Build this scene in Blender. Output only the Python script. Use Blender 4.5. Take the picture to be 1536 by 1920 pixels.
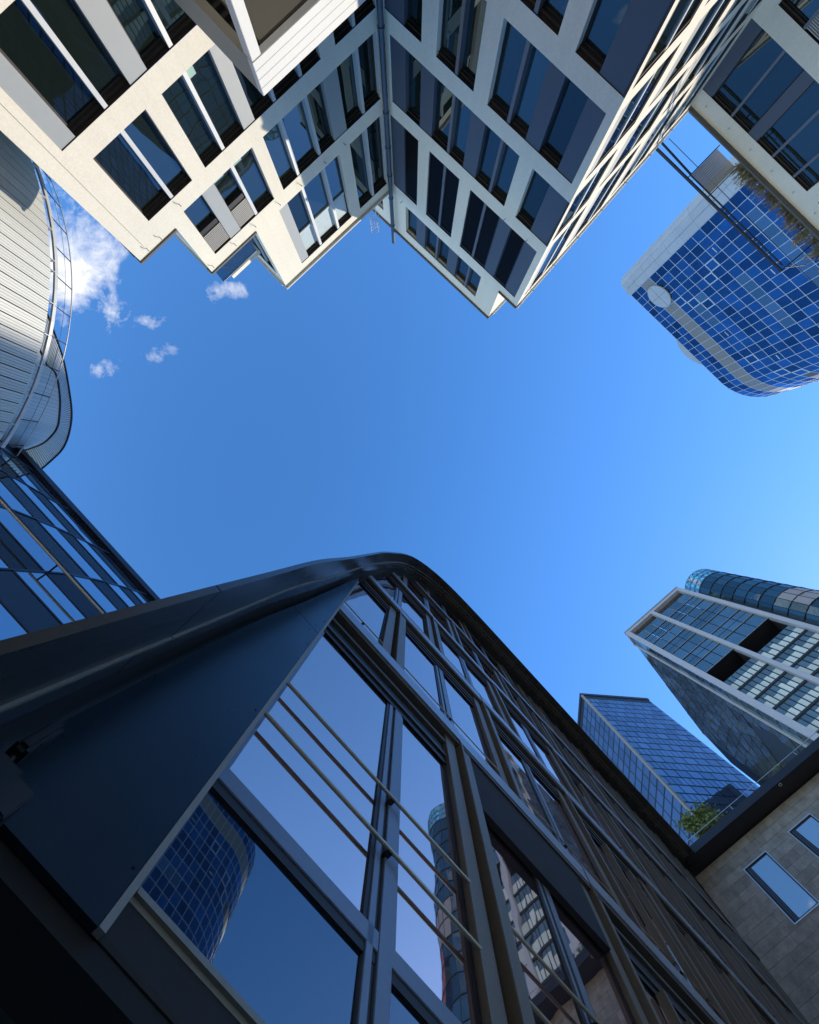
import bpy, bmesh, math, random
import numpy as np
from mathutils import Matrix, Vector, noise as mnoise
random.seed(7)
scene = bpy.context.scene
for o in list(bpy.data.objects): bpy.data.objects.remove(o)
C = scene.collection
CZ = 1.6                                   # camera height above the ground
# ------------------------------------------------------------------ camera
cam_d = bpy.data.cameras.new('camera'); cam = bpy.data.objects.new('camera', cam_d); C.objects.link(cam)
cam.location = (0, 0, CZ); cam.rotation_euler = (math.pi, 0, 0)      # looking straight up
cam_d.sensor_fit = 'HORIZONTAL'; cam_d.sensor_width = 36; cam_d.lens = 36*769/1536
cam_d.clip_start = .05; cam_d.clip_end = 3000
scene.camera = cam
# ------------------------------------------------------------------ sun and sky
SUN_AZ, SUN_EL = math.radians(13.0), math.radians(34.5)
S = Vector((math.cos(SUN_AZ)*math.cos(SUN_EL), math.sin(SUN_AZ)*math.cos(SUN_EL), math.sin(SUN_EL)))
sl = bpy.data.lights.new('sun', 'SUN'); sl.energy = 2.1; sl.angle = math.radians(.5); sl.color = (1, .90, .75)
so = bpy.data.objects.new('sun', sl); C.objects.link(so); so.location = (60, 20, 60)
so.rotation_euler = (-S).to_track_quat('-Z', 'Y').to_euler()
w = bpy.data.worlds.new('World'); scene.world = w; w.use_nodes = True
nt = w.node_tree; nt.nodes.clear(); N = nt.nodes.new; L = nt.links.new
def mth(nt, op, a, b=None, c=None, clamp=False):
    n = nt.nodes.new('ShaderNodeMath'); n.operation = op; n.use_clamp = clamp
    for i, v in enumerate((a, b, c)):
        if v is None: continue
        if isinstance(v, (int, float)): n.inputs[i].default_value = v
        else: nt.links.new(v, n.inputs[i])
    return n.outputs[0]
sky = N('ShaderNodeTexSky'); sky.sky_type = 'NISHITA'; sky.sun_disc = False
sky.sun_elevation = SUN_EL; sky.sun_rotation = math.atan2(S.x, S.y)
sky.altitude = 200; sky.air_density = 1.15; sky.dust_density = .06; sky.ozone_density = 3.2
tc = N('ShaderNodeTexCoord'); sx = N('ShaderNodeSeparateXYZ'); L(tc.outputs['Generated'], sx.inputs[0])
zc = mth(nt, 'MAXIMUM', sx.outputs[2], .06)
u = mth(nt, 'DIVIDE', sx.outputs[0], zc); v = mth(nt, 'DIVIDE', sx.outputs[1], zc)
cb = N('ShaderNodeCombineXYZ'); L(u, cb.inputs[0]); L(v, cb.inputs[1])
# scattered fair-weather clouds: a cluster of puffs drifting on the far side from the sun
msk = None
for (cu, cv, ru, rv, k) in [(-.81,-.62,.19,.20,1.22),(-.64,-.47,.07,.04,.74),(-.45,-.54,.085,.05,.70),(-.76,-.345,.075,.04,.93),(-.56,-.31,.05,.04,.6),(-.62,-.38,.10,.05,.5),
                            (-1.25,-.9,.5,.5,1.0),(-1.5,.5,.5,.35,.9),(-.3,-1.8,.7,.4,.95),(1.3,-1.6,.6,.45,.85),(.6,1.75,.7,.4,.9),(-1.1,1.7,.6,.5,.9)]:
    a = mth(nt, 'DIVIDE', mth(nt, 'SUBTRACT', u, cu), ru); b = mth(nt, 'DIVIDE', mth(nt, 'SUBTRACT', v, cv), rv)
    d2 = mth(nt, 'ADD', mth(nt, 'MULTIPLY', a, a), mth(nt, 'MULTIPLY', b, b))
    g = mth(nt, 'MULTIPLY', mth(nt, 'EXPONENT', mth(nt, 'MULTIPLY', d2, -.9)), k)
    msk = g if msk is None else mth(nt, 'MAXIMUM', msk, g)
def wnoise(scale, detail, rough, dist):
    n = N('ShaderNodeTexNoise'); n.inputs['Scale'].default_value = scale; n.inputs['Detail'].default_value = detail
    n.inputs['Roughness'].default_value = rough; n.inputs['Distortion'].default_value = dist
    L(cb.outputs[0], n.inputs['Vector']); return n.outputs[0]
n1 = wnoise(6.0, 10, .66, .5); n2 = wnoise(17, 8, .65, .4)
den = mth(nt, 'ADD', mth(nt, 'MULTIPLY', n1, 1.15), mth(nt, 'MULTIPLY', n2, .55))
den = mth(nt, 'ADD', den, mth(nt, 'SUBTRACT', mth(nt, 'MULTIPLY', msk, .55), 1.22))
den = mth(nt, 'MULTIPLY', den, 2.9, clamp=True)
den = mth(nt, 'MULTIPLY', den, .93)
mx = N('ShaderNodeMix'); mx.data_type = 'RGBA'; L(den, mx.inputs[0])
sat = N('ShaderNodeHueSaturation'); sat.inputs['Hue'].default_value = .505; sat.inputs['Saturation'].default_value = 1.25; L(sky.outputs[0], sat.inputs['Color'])
L(sat.outputs[0], mx.inputs[6]); mx.inputs[7].default_value = (3.8, 3.85, 3.95, 1)
bg = N('ShaderNodeBackground'); bg.inputs[1].default_value = .15; L(mx.outputs[2], bg.inputs[0])
wo = N('ShaderNodeOutputWorld'); L(bg.outputs[0], wo.inputs[0])
# ------------------------------------------------------------------ exposure
vs = scene.view_settings; vs.view_transform = 'Standard'; vs.look = 'None'; vs.exposure = 1.0; vs.gamma = 1; vs.use_curve_mapping = False
scene.cycles.max_bounces = 6; scene.cycles.glossy_bounces = 4; scene.cycles.diffuse_bounces = 4

# ================================================================== materials
def newmat(name):
    m = bpy.data.materials.new(name); m.use_nodes = True; t = m.node_tree
    for n in list(t.nodes): t.nodes.remove(n)
    out = t.nodes.new('ShaderNodeOutputMaterial'); return m, t, out
def pnoise(t, scale, detail=4, stretch=None, rough=.55):
    g = t.nodes.new('ShaderNodeNewGeometry'); src = g.outputs['Position']
    if stretch:
        mp = t.nodes.new('ShaderNodeMapping'); mp.inputs['Scale'].default_value = stretch; t.links.new(src, mp.inputs[0]); src = mp.outputs[0]
    n = t.nodes.new('ShaderNodeTexNoise'); n.inputs['Scale'].default_value = scale; n.inputs['Detail'].default_value = detail; n.inputs['Roughness'].default_value = rough
    t.links.new(src, n.inputs['Vector']); return n.outputs[0]
def mat(name, col, rough=.6, metal=0, var=.12, scale=2.0, grain=0, gscale=60, bump=0, stretch=None, rnd=0, spec=.5, streak=0):
    m, t, out = newmat(name); p = t.nodes.new('ShaderNodeBsdfPrincipled'); t.links.new(p.outputs[0], out.inputs[0])
    f = pnoise(t, scale, 3, stretch); k = mth(t, 'MULTIPLY_ADD', f, 2*var, 1-var)
    if grain: k = mth(t, 'MULTIPLY', k, mth(t, 'MULTIPLY_ADD', pnoise(t, gscale, 2, None, .7), 2*grain, 1-grain))
    if streak: k = mth(t, 'MULTIPLY', k, mth(t, 'MULTIPLY_ADD', pnoise(t, 2.2, 3, (1,1,.06), .6), 2*streak, 1-streak))
    if rnd:
        oi = t.nodes.new('ShaderNodeObjectInfo'); k = mth(t, 'MULTIPLY', k, mth(t, 'MULTIPLY_ADD', oi.outputs['Random'], 2*rnd, 1-rnd))
    vm = t.nodes.new('ShaderNodeVectorMath'); vm.operation = 'SCALE'; vm.inputs[0].default_value = col; t.links.new(k, vm.inputs['Scale'])
    t.links.new(vm.outputs[0], p.inputs['Base Color'])
    p.inputs['Metallic'].default_value = metal; p.inputs['Specular IOR Level'].default_value = spec
    t.links.new(mth(t, 'MULTIPLY_ADD', f, .2, rough-.1, clamp=True), p.inputs['Roughness'])
    if bump:
        b = t.nodes.new('ShaderNodeBump'); b.inputs['Strength'].default_value = bump; b.inputs['Distance'].default_value = .01
        t.links.new(pnoise(t, gscale, 2), b.inputs['Height']); t.links.new(b.outputs[0], p.inputs['Normal'])
    return m
def glass(name, tint, base, lo=.25, hi=.8, rough=.015, rnd=.15, wob=.015, wscale=.7, var=0):
    """coated facade glass: a mirror layer that strengthens towards grazing over a dark interior"""
    m, t, out = newmat(name); mix = t.nodes.new('ShaderNodeMixShader'); t.links.new(mix.outputs[0], out.inputs[0])
    fr = t.nodes.new('ShaderNodeFresnel'); fr.inputs[0].default_value = 1.55
    t.links.new(mth(t, 'MULTIPLY_ADD', fr.outputs[0], hi, lo, clamp=True), mix.inputs[0])
    oi = t.nodes.new('ShaderNodeObjectInfo'); k = mth(t, 'MULTIPLY_ADD', oi.outputs['Random'], 2*rnd, 1-rnd)
    if var: k = mth(t, 'MULTIPLY', k, mth(t, 'MULTIPLY_ADD', pnoise(t, .35, 3), 2*var, 1-var))
    d = t.nodes.new('ShaderNodeBsdfDiffuse'); g = t.nodes.new('ShaderNodeBsdfGlossy'); g.inputs['Roughness'].default_value = rough
    for sh, c in ((d, base), (g, tint)):
        vm = t.nodes.new('ShaderNodeVectorMath'); vm.operation = 'SCALE'; vm.inputs[0].default_value = c; t.links.new(k, vm.inputs['Scale']); t.links.new(vm.outputs[0], sh.inputs['Color'])
    if wob:
        b = t.nodes.new('ShaderNodeBump'); b.inputs['Strength'].default_value = wob; b.inputs['Distance'].default_value = .5
        t.links.new(pnoise(t, wscale, 1), b.inputs['Height']); t.links.new(b.outputs[0], g.inputs['Normal'])
    t.links.new(d.outputs[0], mix.inputs[1]); t.links.new(g.outputs[0], mix.inputs[2]); return m
def clear_glass(name, tint):
    m, t, out = newmat(name); mix = t.nodes.new('ShaderNodeMixShader'); t.links.new(mix.outputs[0], out.inputs[0])
    fr = t.nodes.new('ShaderNodeFresnel'); fr.inputs[0].default_value = 1.5; t.links.new(mth(t, 'MULTIPLY_ADD', fr.outputs[0], .9, .03), mix.inputs[0])
    a = t.nodes.new('ShaderNodeBsdfTransparent'); a.inputs[0].default_value = (*tint, 1); g = t.nodes.new('ShaderNodeBsdfGlossy'); g.inputs['Roughness'].default_value = .02
    t.links.new(a.outputs[0], mix.inputs[1]); t.links.new(g.outputs[0], mix.inputs[2]); return m
M = {}
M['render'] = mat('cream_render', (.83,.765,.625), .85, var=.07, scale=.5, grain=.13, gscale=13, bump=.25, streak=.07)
M['coping'] = mat('pale_coping', (.62,.60,.55), .6, var=.1, scale=3)
M['dark_coping'] = mat('dark_coping', (.13,.125,.12), .6, var=.1, scale=3)
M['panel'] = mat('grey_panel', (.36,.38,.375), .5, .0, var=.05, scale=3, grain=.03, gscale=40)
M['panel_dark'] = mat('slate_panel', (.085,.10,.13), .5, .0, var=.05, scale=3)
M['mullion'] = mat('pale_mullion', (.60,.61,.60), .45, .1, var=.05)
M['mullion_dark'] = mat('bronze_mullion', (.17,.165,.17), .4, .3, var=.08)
M['bronze'] = mat('bronze_frame', (.055,.045,.038), .45, .3, var=.15, scale=6)
M['black'] = mat('black_frame', (.018,.018,.02), .5, .2, var=.1)
M['win'] = glass('window_glass', (.46,.56,.60), (.012,.018,.014), .15, .9, rnd=.3, wob=.01)
M['win_black'] = glass('dark_screen', (.2,.2,.22), (.008,.008,.009), .04, .25, rough=.25, rnd=.1, wob=0)
M['transom'] = mat('frosted_transom', (.50,.58,.58), .3, var=.05)
M['teal'] = mat('teal_film', (.22,.42,.36), .4, var=.1)
M['louvre'] = mat('louvre_metal', (.42,.40,.36), .5, .2, var=.06)
M['pipe'] = mat('drain_pipe', (.10,.115,.135), .4, .4, var=.15, scale=3)
M['white'] = mat('white_concrete', (.74,.74,.71), .6, var=.09, scale=1.2, grain=.05, gscale=14, bump=.15)
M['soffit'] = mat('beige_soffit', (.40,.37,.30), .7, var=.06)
M['hook'] = mat('hook_metal', (.22,.21,.2), .5, .3)
M['steel'] = mat('black_steel', (.03,.032,.036), .65, .0, var=.15, scale=4)
# rotunda
M['clad'] = mat('silver_cladding', (.58,.58,.53), .6, .1, var=.08, scale=.8, rnd=.06, stretch=(1,1,.2), grain=.04, gscale=30)
M['seam'] = mat('seam_shadow', (.09,.09,.085), .7)
M['rimw'] = mat('white_rim', (.58,.58,.56), .4, .1)
M['pent'] = mat('penthouse_cladding', (.46,.50,.52), .5, .25, var=.07, rnd=.05)
# sloped glass
M['sg_blue'] = glass('sloped_clear_glass', (.78,.90,1.0), (.02,.03,.05), .58, .7, rnd=.1, wob=.02)
M['sg_dark'] = glass('sloped_dark_glass', (.26,.27,.28), (.022,.028,.036), .16, .8, rnd=.12, wob=.02)
M['navy'] = mat('navy_frame', (.02,.024,.045), .4, .3)
M['rail'] = mat('steel_rail', (.42,.40,.35), .4, .5, var=.1)
# arched building
M['band'] = mat('bronze_black_cladding', (.062,.053,.042), .28, .5, var=.22, scale=1.4, stretch=(1,1,.25), grain=.12, gscale=18)
M['apanel'] = mat('blue_black_panel', (.008,.018,.028), .30, .30, var=.22, scale=2.2, grain=.10, gscale=55, bump=.04, streak=.16)
M['trim'] = mat('olive_trim', (.26,.255,.225), .45, .2, var=.12, scale=6, grain=.1, gscale=60)
M['post'] = mat('taupe_post', (.165,.142,.108), .45, .35, var=.12, scale=1.5, grain=.1, gscale=70, bump=.05)
M['strip'] = mat('pale_strip', (.30,.315,.34), .35, .5, var=.1, scale=3)
M['beam'] = mat('brown_beam', (.085,.072,.054), .5, .3, var=.12, scale=3, grain=.08, gscale=50)
M['frame_blue'] = mat('blue_grey_frame', (.17,.21,.27), .4, .3, var=.15, scale=4, grain=.12, gscale=35)
M['pane_up'] = glass('violet_mirror_glass', (.96,.75,.70), (.075,.06,.075), .55, .7, rnd=.02, wob=.005, wscale=1.6)
M['pane_low'] = glass('steel_blue_glass', (.27,.33,.38), (.012,.02,.032), .35, .8, rnd=.02, wob=.006, wscale=.9)
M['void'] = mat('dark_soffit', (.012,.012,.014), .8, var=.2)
M['void_green'] = mat('green_grey_ceiling', (.045,.055,.045), .7, var=.1)
M['rod'] = mat('brass_rod', (.36,.32,.235), .35, .6, var=.12, scale=12)
M['under'] = mat('dark_brown_fascia', (.02,.017,.014), .8, var=.3, scale=4, grain=.2, gscale=25)  # very dark mottled brown below the sill lip
M['lip'] = mat('worn_lip_and_highlight', (.24,.235,.20), .5, .3, var=.18, scale=5, grain=.14, gscale=45, bump=.08)
M['box'] = mat('dark_housing', (.018,.02,.023), .5, .1, var=.12, scale=20)
# stone building
M['stone'] = mat('brown_stone', (.325,.285,.235), .8, var=.5, scale=3.2, grain=.26, gscale=16, bump=.3, rnd=.13)
M['joint'] = mat('stone_joint', (.035,.03,.027), .9)
M['alu'] = mat('aluminium_trim', (.62,.62,.62), .35, .6, var=.05)
M['stone_glass'] = glass('pale_window_glass', (.92,.90,.86), (.24,.27,.28), .48, .6, rnd=.05, wob=.01, wscale=.9)
M['fascia'] = mat('black_fascia', (.022,.022,.026), .5, .2, var=.15, scale=2)
# towers
M['bt'] = glass('blue_tower_glass', (.13,.33,.58), (.006,.022,.065), .42, .8, rnd=.38, wob=.01, var=.25)  # tone noise and per-pane spread imitate uneven reflections
M['bt2'] = glass('blue_tower_pale_glass', (.42,.55,.66), (.04,.07,.09), .45, .7, rnd=.15)
M['btm'] = mat('pale_blue_mullion', (.60,.66,.72), .4, .3, var=.04)
M['bt_side'] = mat('pale_metal_side', (.50,.54,.55), .42, .3, var=.06, scale=.4, rnd=.05)
M['bt_band'] = mat('grey_band', (.24,.245,.235), .5, .2, var=.06, scale=.4, rnd=.06)
M['t2'] = glass('slim_tower_glass', (.50,.60,.76), (.06,.10,.175), .26, .7, rnd=.14)
M['t2m'] = mat('slim_tower_mullion', (.018,.026,.038), .5, .2)
M['gt'] = glass('green_tower_glass', (.58,.63,.60), (.05,.075,.075), .45, .8, rnd=.22, var=.2)
M['gt_low'] = glass('green_tower_clear_glass', (.55,.62,.60), (.10,.13,.12), .30, .7, rnd=.15, var=.15)
M['blind'] = mat('pale_blind', (.60,.65,.60), .6, var=.08, rnd=.12)
M['gt_side'] = glass('green_tower_side_glass', (.46,.52,.52), (.09,.11,.115), .30, .7, rnd=.35)
M['gt_beam'] = mat('grey_white_beam', (.46,.46,.48), .5, .1, var=.07, scale=.5)
M['gt_edge'] = mat('olive_edge', (.24,.235,.20), .6, var=.1)
M['gtm'] = mat('dark_mullion', (.025,.032,.036), .5, .2)
M['cylg'] = glass('cylinder_glass', (.30,.42,.44), (.02,.04,.045), .36, .8, rnd=.25)
M['cylp'] = mat('pinkish_panel', (.34,.31,.31), .5, var=.08)
M['red'] = mat('red_panel', (.36,.06,.045), .5, var=.1)
M['lattice'] = mat('green_lattice', (.05,.16,.14), .4, .2)
M['latglass'] = clear_glass('green_crown_glass', (.45,.85,.74))
M['balus'] = clear_glass('balustrade_glass', (.75,.87,.9))
# plants, ground
M['leaf'] = mat('tree_leaf', (.17,.21,.05), .6, var=.3, scale=6)
M['bark'] = mat('tree_bark', (.09,.07,.05), .9, var=.3, scale=9)
M['blade'] = mat('grass_blade', (.22,.20,.09), .7, var=.35, scale=5)
M['plume'] = mat('grass_plume', (.50,.42,.28), .8, var=.25, scale=9)
M['ground'] = mat('bounce_paving', (.58,.53,.45), .85, var=.15, scale=.6, grain=.15, gscale=12)  # unseen paving, kept pale and warm to bounce light upward

# ================================================================== geometry helpers
WM = {}
def reg(o, name, parent, Mx=None):
    C.objects.link(o)
    Mx = Mx or Matrix.Identity(4)
    if parent is not None:
        o.parent = parent; o.matrix_parent_inverse = WM[parent.name].inverted()
    o.matrix_basis = Mx; WM[o.name] = Mx; return o
def tag(o, label, cat, group=None):
    o['label'] = label; o['category'] = cat
    if group: o['group'] = group
    return o
def thing(name, label, cat, loc=(0,0,0), group=None):
    o = bpy.data.objects.new(name, None); reg(o, name, None, Matrix.Translation(loc)); return tag(o, label, cat, group)
class MB:
    def __init__(s): s.v, s.f, s.sm = [], [], False
    def quad(s, *p): i = len(s.v); s.v += [tuple(q) for q in p]; s.f.append(tuple(range(i, i+len(p))))
    def box8(s, P):
        i = len(s.v); s.v += [tuple(p) for p in P]
        for f in ((0,1,3,2),(4,6,7,5),(0,4,5,1),(2,3,7,6),(0,2,6,4),(1,5,7,3)): s.f.append(tuple(i+k for k in f))
    def box(s, fr, s0, s1, n0, n1, h0, h1): s.box8([fr(a,b,c) for a in (s0,s1) for b in (n0,n1) for c in (h0,h1)])
    def prism(s, pts_a, pts_b):
        i = len(s.v); n = len(pts_a); s.v += [tuple(p) for p in pts_a]+[tuple(p) for p in pts_b]
        s.f.append(tuple(range(i, i+n))); s.f.append(tuple(range(i+2*n-1, i+n-1, -1)))
        for k in range(n): j = (k+1) % n; s.f.append((i+k, i+n+k, i+n+j, i+j))
    def tube(s, pts, r, seg=8, cap=True):
        pts = [Vector(p) for p in pts]; i0 = len(s.v); n = len(pts)
        for k, p in enumerate(pts):
            d = (pts[min(k+1,n-1)]-pts[max(k-1,0)]).normalized(); a = d.orthogonal().normalized() if k == 0 else (pa - d*pa.dot(d)).normalized()
            pa = a; b = d.cross(a); rr = r[k] if isinstance(r, (list,tuple)) else r
            for q in range(seg): t = 2*math.pi*q/seg; s.v.append(tuple(p+a*rr*math.cos(t)+b*rr*math.sin(t)))
        for k in range(n-1):
            for q in range(seg): s.f.append((i0+k*seg+q, i0+k*seg+(q+1)%seg, i0+(k+1)*seg+(q+1)%seg, i0+(k+1)*seg+q))
        if cap: s.f.append(tuple(i0+q for q in range(seg))[::-1]); s.f.append(tuple(i0+(n-1)*seg+q for q in range(seg)))
    def build(s, name, m, parent=None, smooth=False, bevel=0, kind=None):
        me = bpy.data.meshes.new(name); me.from_pydata(s.v, [], s.f); me.materials.append(M[m] if isinstance(m, str) else m)
        bm = bmesh.new(); bm.from_mesh(me)
        if bevel:
            bmesh.ops.remove_doubles(bm, verts=bm.verts, dist=1e-5)
            bmesh.ops.bevel(bm, geom=[e for e in bm.edges if e.is_manifold and e.calc_face_angle(0) > .5], offset=bevel, segments=2, affect='EDGES', clamp_overlap=True)
        bmesh.ops.recalc_face_normals(bm, faces=bm.faces)
        if smooth:
            for f in bm.faces: f.smooth = True
        bm.to_mesh(me); bm.free()
        if smooth: me.set_sharp_from_angle(angle=math.radians(35))
        o = bpy.data.objects.new(name, me); reg(o, name, parent)
        if kind: o['kind'] = kind
        return o
class Fr:
    """a facade frame: s along the wall, n away from the viewer's place, h above eye level"""
    def __init__(f, t, n, o=(0,0)): f.t, f.n, f.o = Vector((*t,0)), Vector((*n,0)), Vector((*o,0))
    def __call__(f, s, n, h): return f.o+f.t*s+f.n*n+Vector((0,0,h+CZ))
def slope_fr(slope, sign, away):
    t = Vector((1, slope)).normalized()*sign; n = Vector((-t.y, t.x))
    if n.dot(Vector(away)) < 0: n = -n
    return Fr(t, n)
cubes = {}
def cube(m):
    if m not in cubes:
        b = MB(); b.box8([Vector((x,y,z)) for x in (-.5,.5) for y in (-.5,.5) for z in (-.5,.5)])
        me = bpy.data.meshes.new('box_'+m); me.from_pydata(b.v, [], b.f); me.materials.append(M[m])
        bm = bmesh.new(); bm.from_mesh(me); bmesh.ops.recalc_face_normals(bm, faces=bm.faces); bm.to_mesh(me); bm.free(); cubes[m] = me
    return cubes[m]
def pbox(name, parent, fr, s0, s1, n0, n1, h0, h1, m, tilt=0):
    o = bpy.data.objects.new(name, cube(m)); t, n = fr.t.copy(), fr.n.copy()
    if t.cross(n).z < 0: t = -t
    R = Matrix(((t.x,n.x,0),(t.y,n.y,0),(0,0,1))).to_4x4()
    if tilt: R = R @ Matrix.Rotation(random.gauss(0, tilt), 4, 'X') @ Matrix.Rotation(random.gauss(0, tilt), 4, 'Z')
    Mx = Matrix.Translation(fr((s0+s1)/2,(n0+n1)/2,(h0+h1)/2)) @ R @ Matrix.Diagonal((abs(s1-s0),abs(n1-n0),abs(h1-h0),1))
    return reg(o, name, parent, Mx)
def bbox(name, parent, fr, s0, s1, n0, n1, h0, h1, m, bev=.008):
    b = MB(); b.box(fr, s0, s1, n0, n1, h0, h1); return b.build(name, m, parent, bevel=bev)
def struct(o): o['kind'] = 'structure'; return o

# ================================================================== ground
g = MB(); g.quad((-900,-900,0),(900,-900,0),(900,900,0),(-900,900,0)); struct(g.build('ground', 'ground'))

# ================================================================== cream office building (four visible faces)
D1 = 15.2; F1 = slope_fr(-.94, 1, (-1,-1)); cI = F1.n*D1 + F1.t*12.7
F2 = slope_fr(.94, 1, (1,-1)); D2 = cI.dot(F2.n); SI2 = cI.dot(F2.t); SC2 = -3.84
aC = F2.n*D2 + F2.t*SC2
FB = slope_fr(-1.15, 1, (-1,-1)); FB.o = aC.copy()                       # s, n measured from the corner a
F3 = slope_fr(.98, 1, (1,-1)); D3 = 29.76
LB = (D3 - aC.dot(F3.n))/FB.t.dot(F3.n); bC = aC + FB.t*LB; S3 = bC.dot(F3.t)
office = thing('office_building', 'cream rendered office building with stepped roofline, staggered windows and a drainpipe in its corner', 'building', (0,-22,0))
def wall(fr, n, regions, holes, name='wall'):
    """regions: (s0,s1,h0,h1) rectangles of wall; holes cut out"""
    ss = sorted({round(x,3) for r in regions+holes for x in r[:2]}); hs = sorted({round(x,3) for r in regions+holes for x in r[2:4]})
    b = MB()
    for i in range(len(ss)-1):
        run = None
        for j in range(len(hs)):
            ok = False
            if j < len(hs)-1:
                x, y = (ss[i]+ss[i+1])/2, (hs[j]+hs[j+1])/2
                ok = any(r[0]<x<r[1] and r[2]<y<r[3] for r in regions) and not any(r[0]<x<r[1] and r[2]<y<r[3] for r in holes)
            if ok and run is None: run = hs[j]
            if not ok and run is not None:
                b.quad(fr(ss[i],n,run), fr(ss[i+1],n,run), fr(ss[i+1],n,hs[j]), fr(ss[i],n,hs[j])); run = None
    return b.build(name, 'render', office)
def window(fr, n, s0, s1, h0, h1, items, dark=False, dep=.30, glassm='win', headm='bronze', jambm=None):
    """items: ('p',a,b) pane, ('m',a) mullion between panes, ('k',a,b) flush metal panel, ('l',a,b,h) pane with louvres above h, ('t',a,b,h) frosted part above h"""
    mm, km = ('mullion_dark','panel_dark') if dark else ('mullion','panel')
    b = MB(); e = .004
    b.quad(fr(s0,n+e,h0), fr(s0,n+dep,h0), fr(s0,n+dep,h1), fr(s0,n+e,h1)); b.quad(fr(s1,n+e,h0), fr(s1,n+dep,h0), fr(s1,n+dep,h1), fr(s1,n+e,h1))
    b.quad(fr(s0,n+e,h0), fr(s1,n+e,h0), fr(s1,n+dep,h0), fr(s0,n+dep,h0))
    W = b.build('window', jambm or ('render' if dark else 'coping'), office)
    b = MB(); b.quad(fr(s0,n+.003,h1-.002), fr(s1,n+.003,h1-.002), fr(s1,n+dep,h1-.002), fr(s0,n+dep,h1-.002)); b.box(fr, s0+.002, s1-.002, n+dep*.5, n+dep, h1-.10, h1-.004)
    b.build('head_frame', headm, W)
    for it in items:
        k, a = it[0], it[1]
        if k == 'm': pbox('mullion', W, fr, a-.075, a+.075, n+.02, n+dep, h0+.003, h1-.03, mm)
        elif k == 'k':
            pbox('metal_panel', W, fr, a+.004, it[2]-.004, n+.03, n+dep*.9, h0+.004, h1-.012, km)
        else:
            c = it[2]; gm = glassm; top = h1-.10
            b = MB(); fw = .07                                            # frame around each pane
            for q in ((a,a+fw,h0,top),(c-fw,c,h0,top),(a+fw,c-fw,h0,h0+fw),(a+fw,c-fw,top-fw,top)): b.box(fr, q[0],q[1],n+dep-.06,n+dep+.01,q[2],q[3])
            b.build('frame', 'black' if dark else 'bronze', W)
            if k == 'p': pbox('pane', W, fr, a+fw, c-fw, n+dep-.02, n+dep, h0+fw, top-fw, gm, .006)
            elif k == 'l':
                hl = it[3]; pbox('pane', W, fr, a+fw, c-fw, n+dep-.02, n+dep, h0+fw, hl-.28, gm, .0035)
                pbox('louvre_shelf', W, fr, a+.01, c-.01, n+.10, n+dep, hl-.27, hl-.02, 'black')
                hh = hl
                while hh < h1-.08:
                    pbox('louvre', W, fr, a+.02, c-.02, n+.05, n+.16, hh, hh+.045, 'louvre'); hh += .085
            elif k == 't':
                hl = it[3]; pbox('pane', W, fr, a+fw, c-fw, n+dep-.02, n+dep, h0+fw, hl, gm, .0035)
                pbox('transom_bar', W, fr, a+fw, c-fw, n+dep-.10, n+dep-.02, hl, hl+.13, 'transom'); pbox('frosted_pane', W, fr, a+fw, c-fw, n+dep-.03, n+dep, hl+.13, top-fw, 'transom')
    return W
H4, H3, H2, H1, HA = (9.69,12.45), (13.14,15.96), (16.68,19.43), (20.18,24.47), (25.36,27.66)
ROOF, ROOFU = 25.05, 28.42
w1 = []
def seq(s0, *xs):
    """compact row: ('p' or 'k', end) -> items"""
    out, s = [], s0
    for k, e, *r in xs:
        if k == 'P': out.append(('p', s, e)); out.append(('m', e)); s = e
        elif k == 'L': out.append(('l', s, e, *r)); out.append(('m', e)); s = e
        elif k == 'T': out.append(('t', s, e, *r)); out.append(('m', e)); s = e
        else: out.append((k, s, e, *r)); s = e
    return out
def row(fr, n, hh, s0, xs, holes, **kw):
    it = seq(s0, *xs); s1 = xs[-1][1]; window(fr, n, s0, s1, hh[0], hh[1], it, **kw); holes.append((s0, s1, hh[0], hh[1]))
row(F1,D1,H4,-.18,[('k',.42),('P',1.7),('p',2.7),('k',3.4),('P',4.4),('p',5.5)],w1)
row(F1,D1,H4,6.1,[('P',7.1),('p',8.5),('k',9.5),('P',11.2),('p',12.4)],w1)
row(F1,D1,H3,.36,[('P',1.65),('p',2.68)],w1)
row(F1,D1,H3,3.38,[('P',4.39),('p',5.49),('k',6.07),('P',7.12),('P',8.52),('p',9.56)],w1)
row(F1,D1,H3,10.33,[('P',11.35),('p',12.5)],w1)
row(F1,D1,H2,1.67,[('l',2.7,18.35),('k',3.36),('L',4.38,18.35),('p',5.5)],w1)
row(F1,D1,H2,6.1,[('P',7.11),('P',8.49),('p',9.45),('k',10.25),('P',11.35),('p',12.42)],w1)
row(F1,D1,H1,5.48,[('k',6.05),('T',7.08,22.7),('T',8.51,22.7),('t',9.55,22.7)],w1)
row(F1,D1,H1,10.25,[('P',11.35),('p',12.45)],w1)
for lo in (6.18,2.67):
    row(F1,D1,(lo,lo+2.78),.36,[('P',1.65),('p',2.68)],w1); row(F1,D1,(lo,lo+2.78),3.38,[('P',4.39),('p',5.49),('k',6.07),('P',7.12),('P',8.52),('p',9.56)],w1)
for (a,c,h0,h1) in ((4.50,4.82,13.25,13.62),(3.42,3.95,16.80,17.02),(4.47,4.95,16.80,17.05)): pbox('teal_sticker', office, F1, a, c, D1+.27, D1+.279, h0, h1, 'teal')
R1 = [(-1.0,1.0,-CZ,17.0),(1.0,3.95,-CZ,20.12),(3.95,12.7,-CZ,ROOF)]
wall(F1, D1, R1, w1)
w2 = []
K2 = dict(dark=True)
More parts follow.
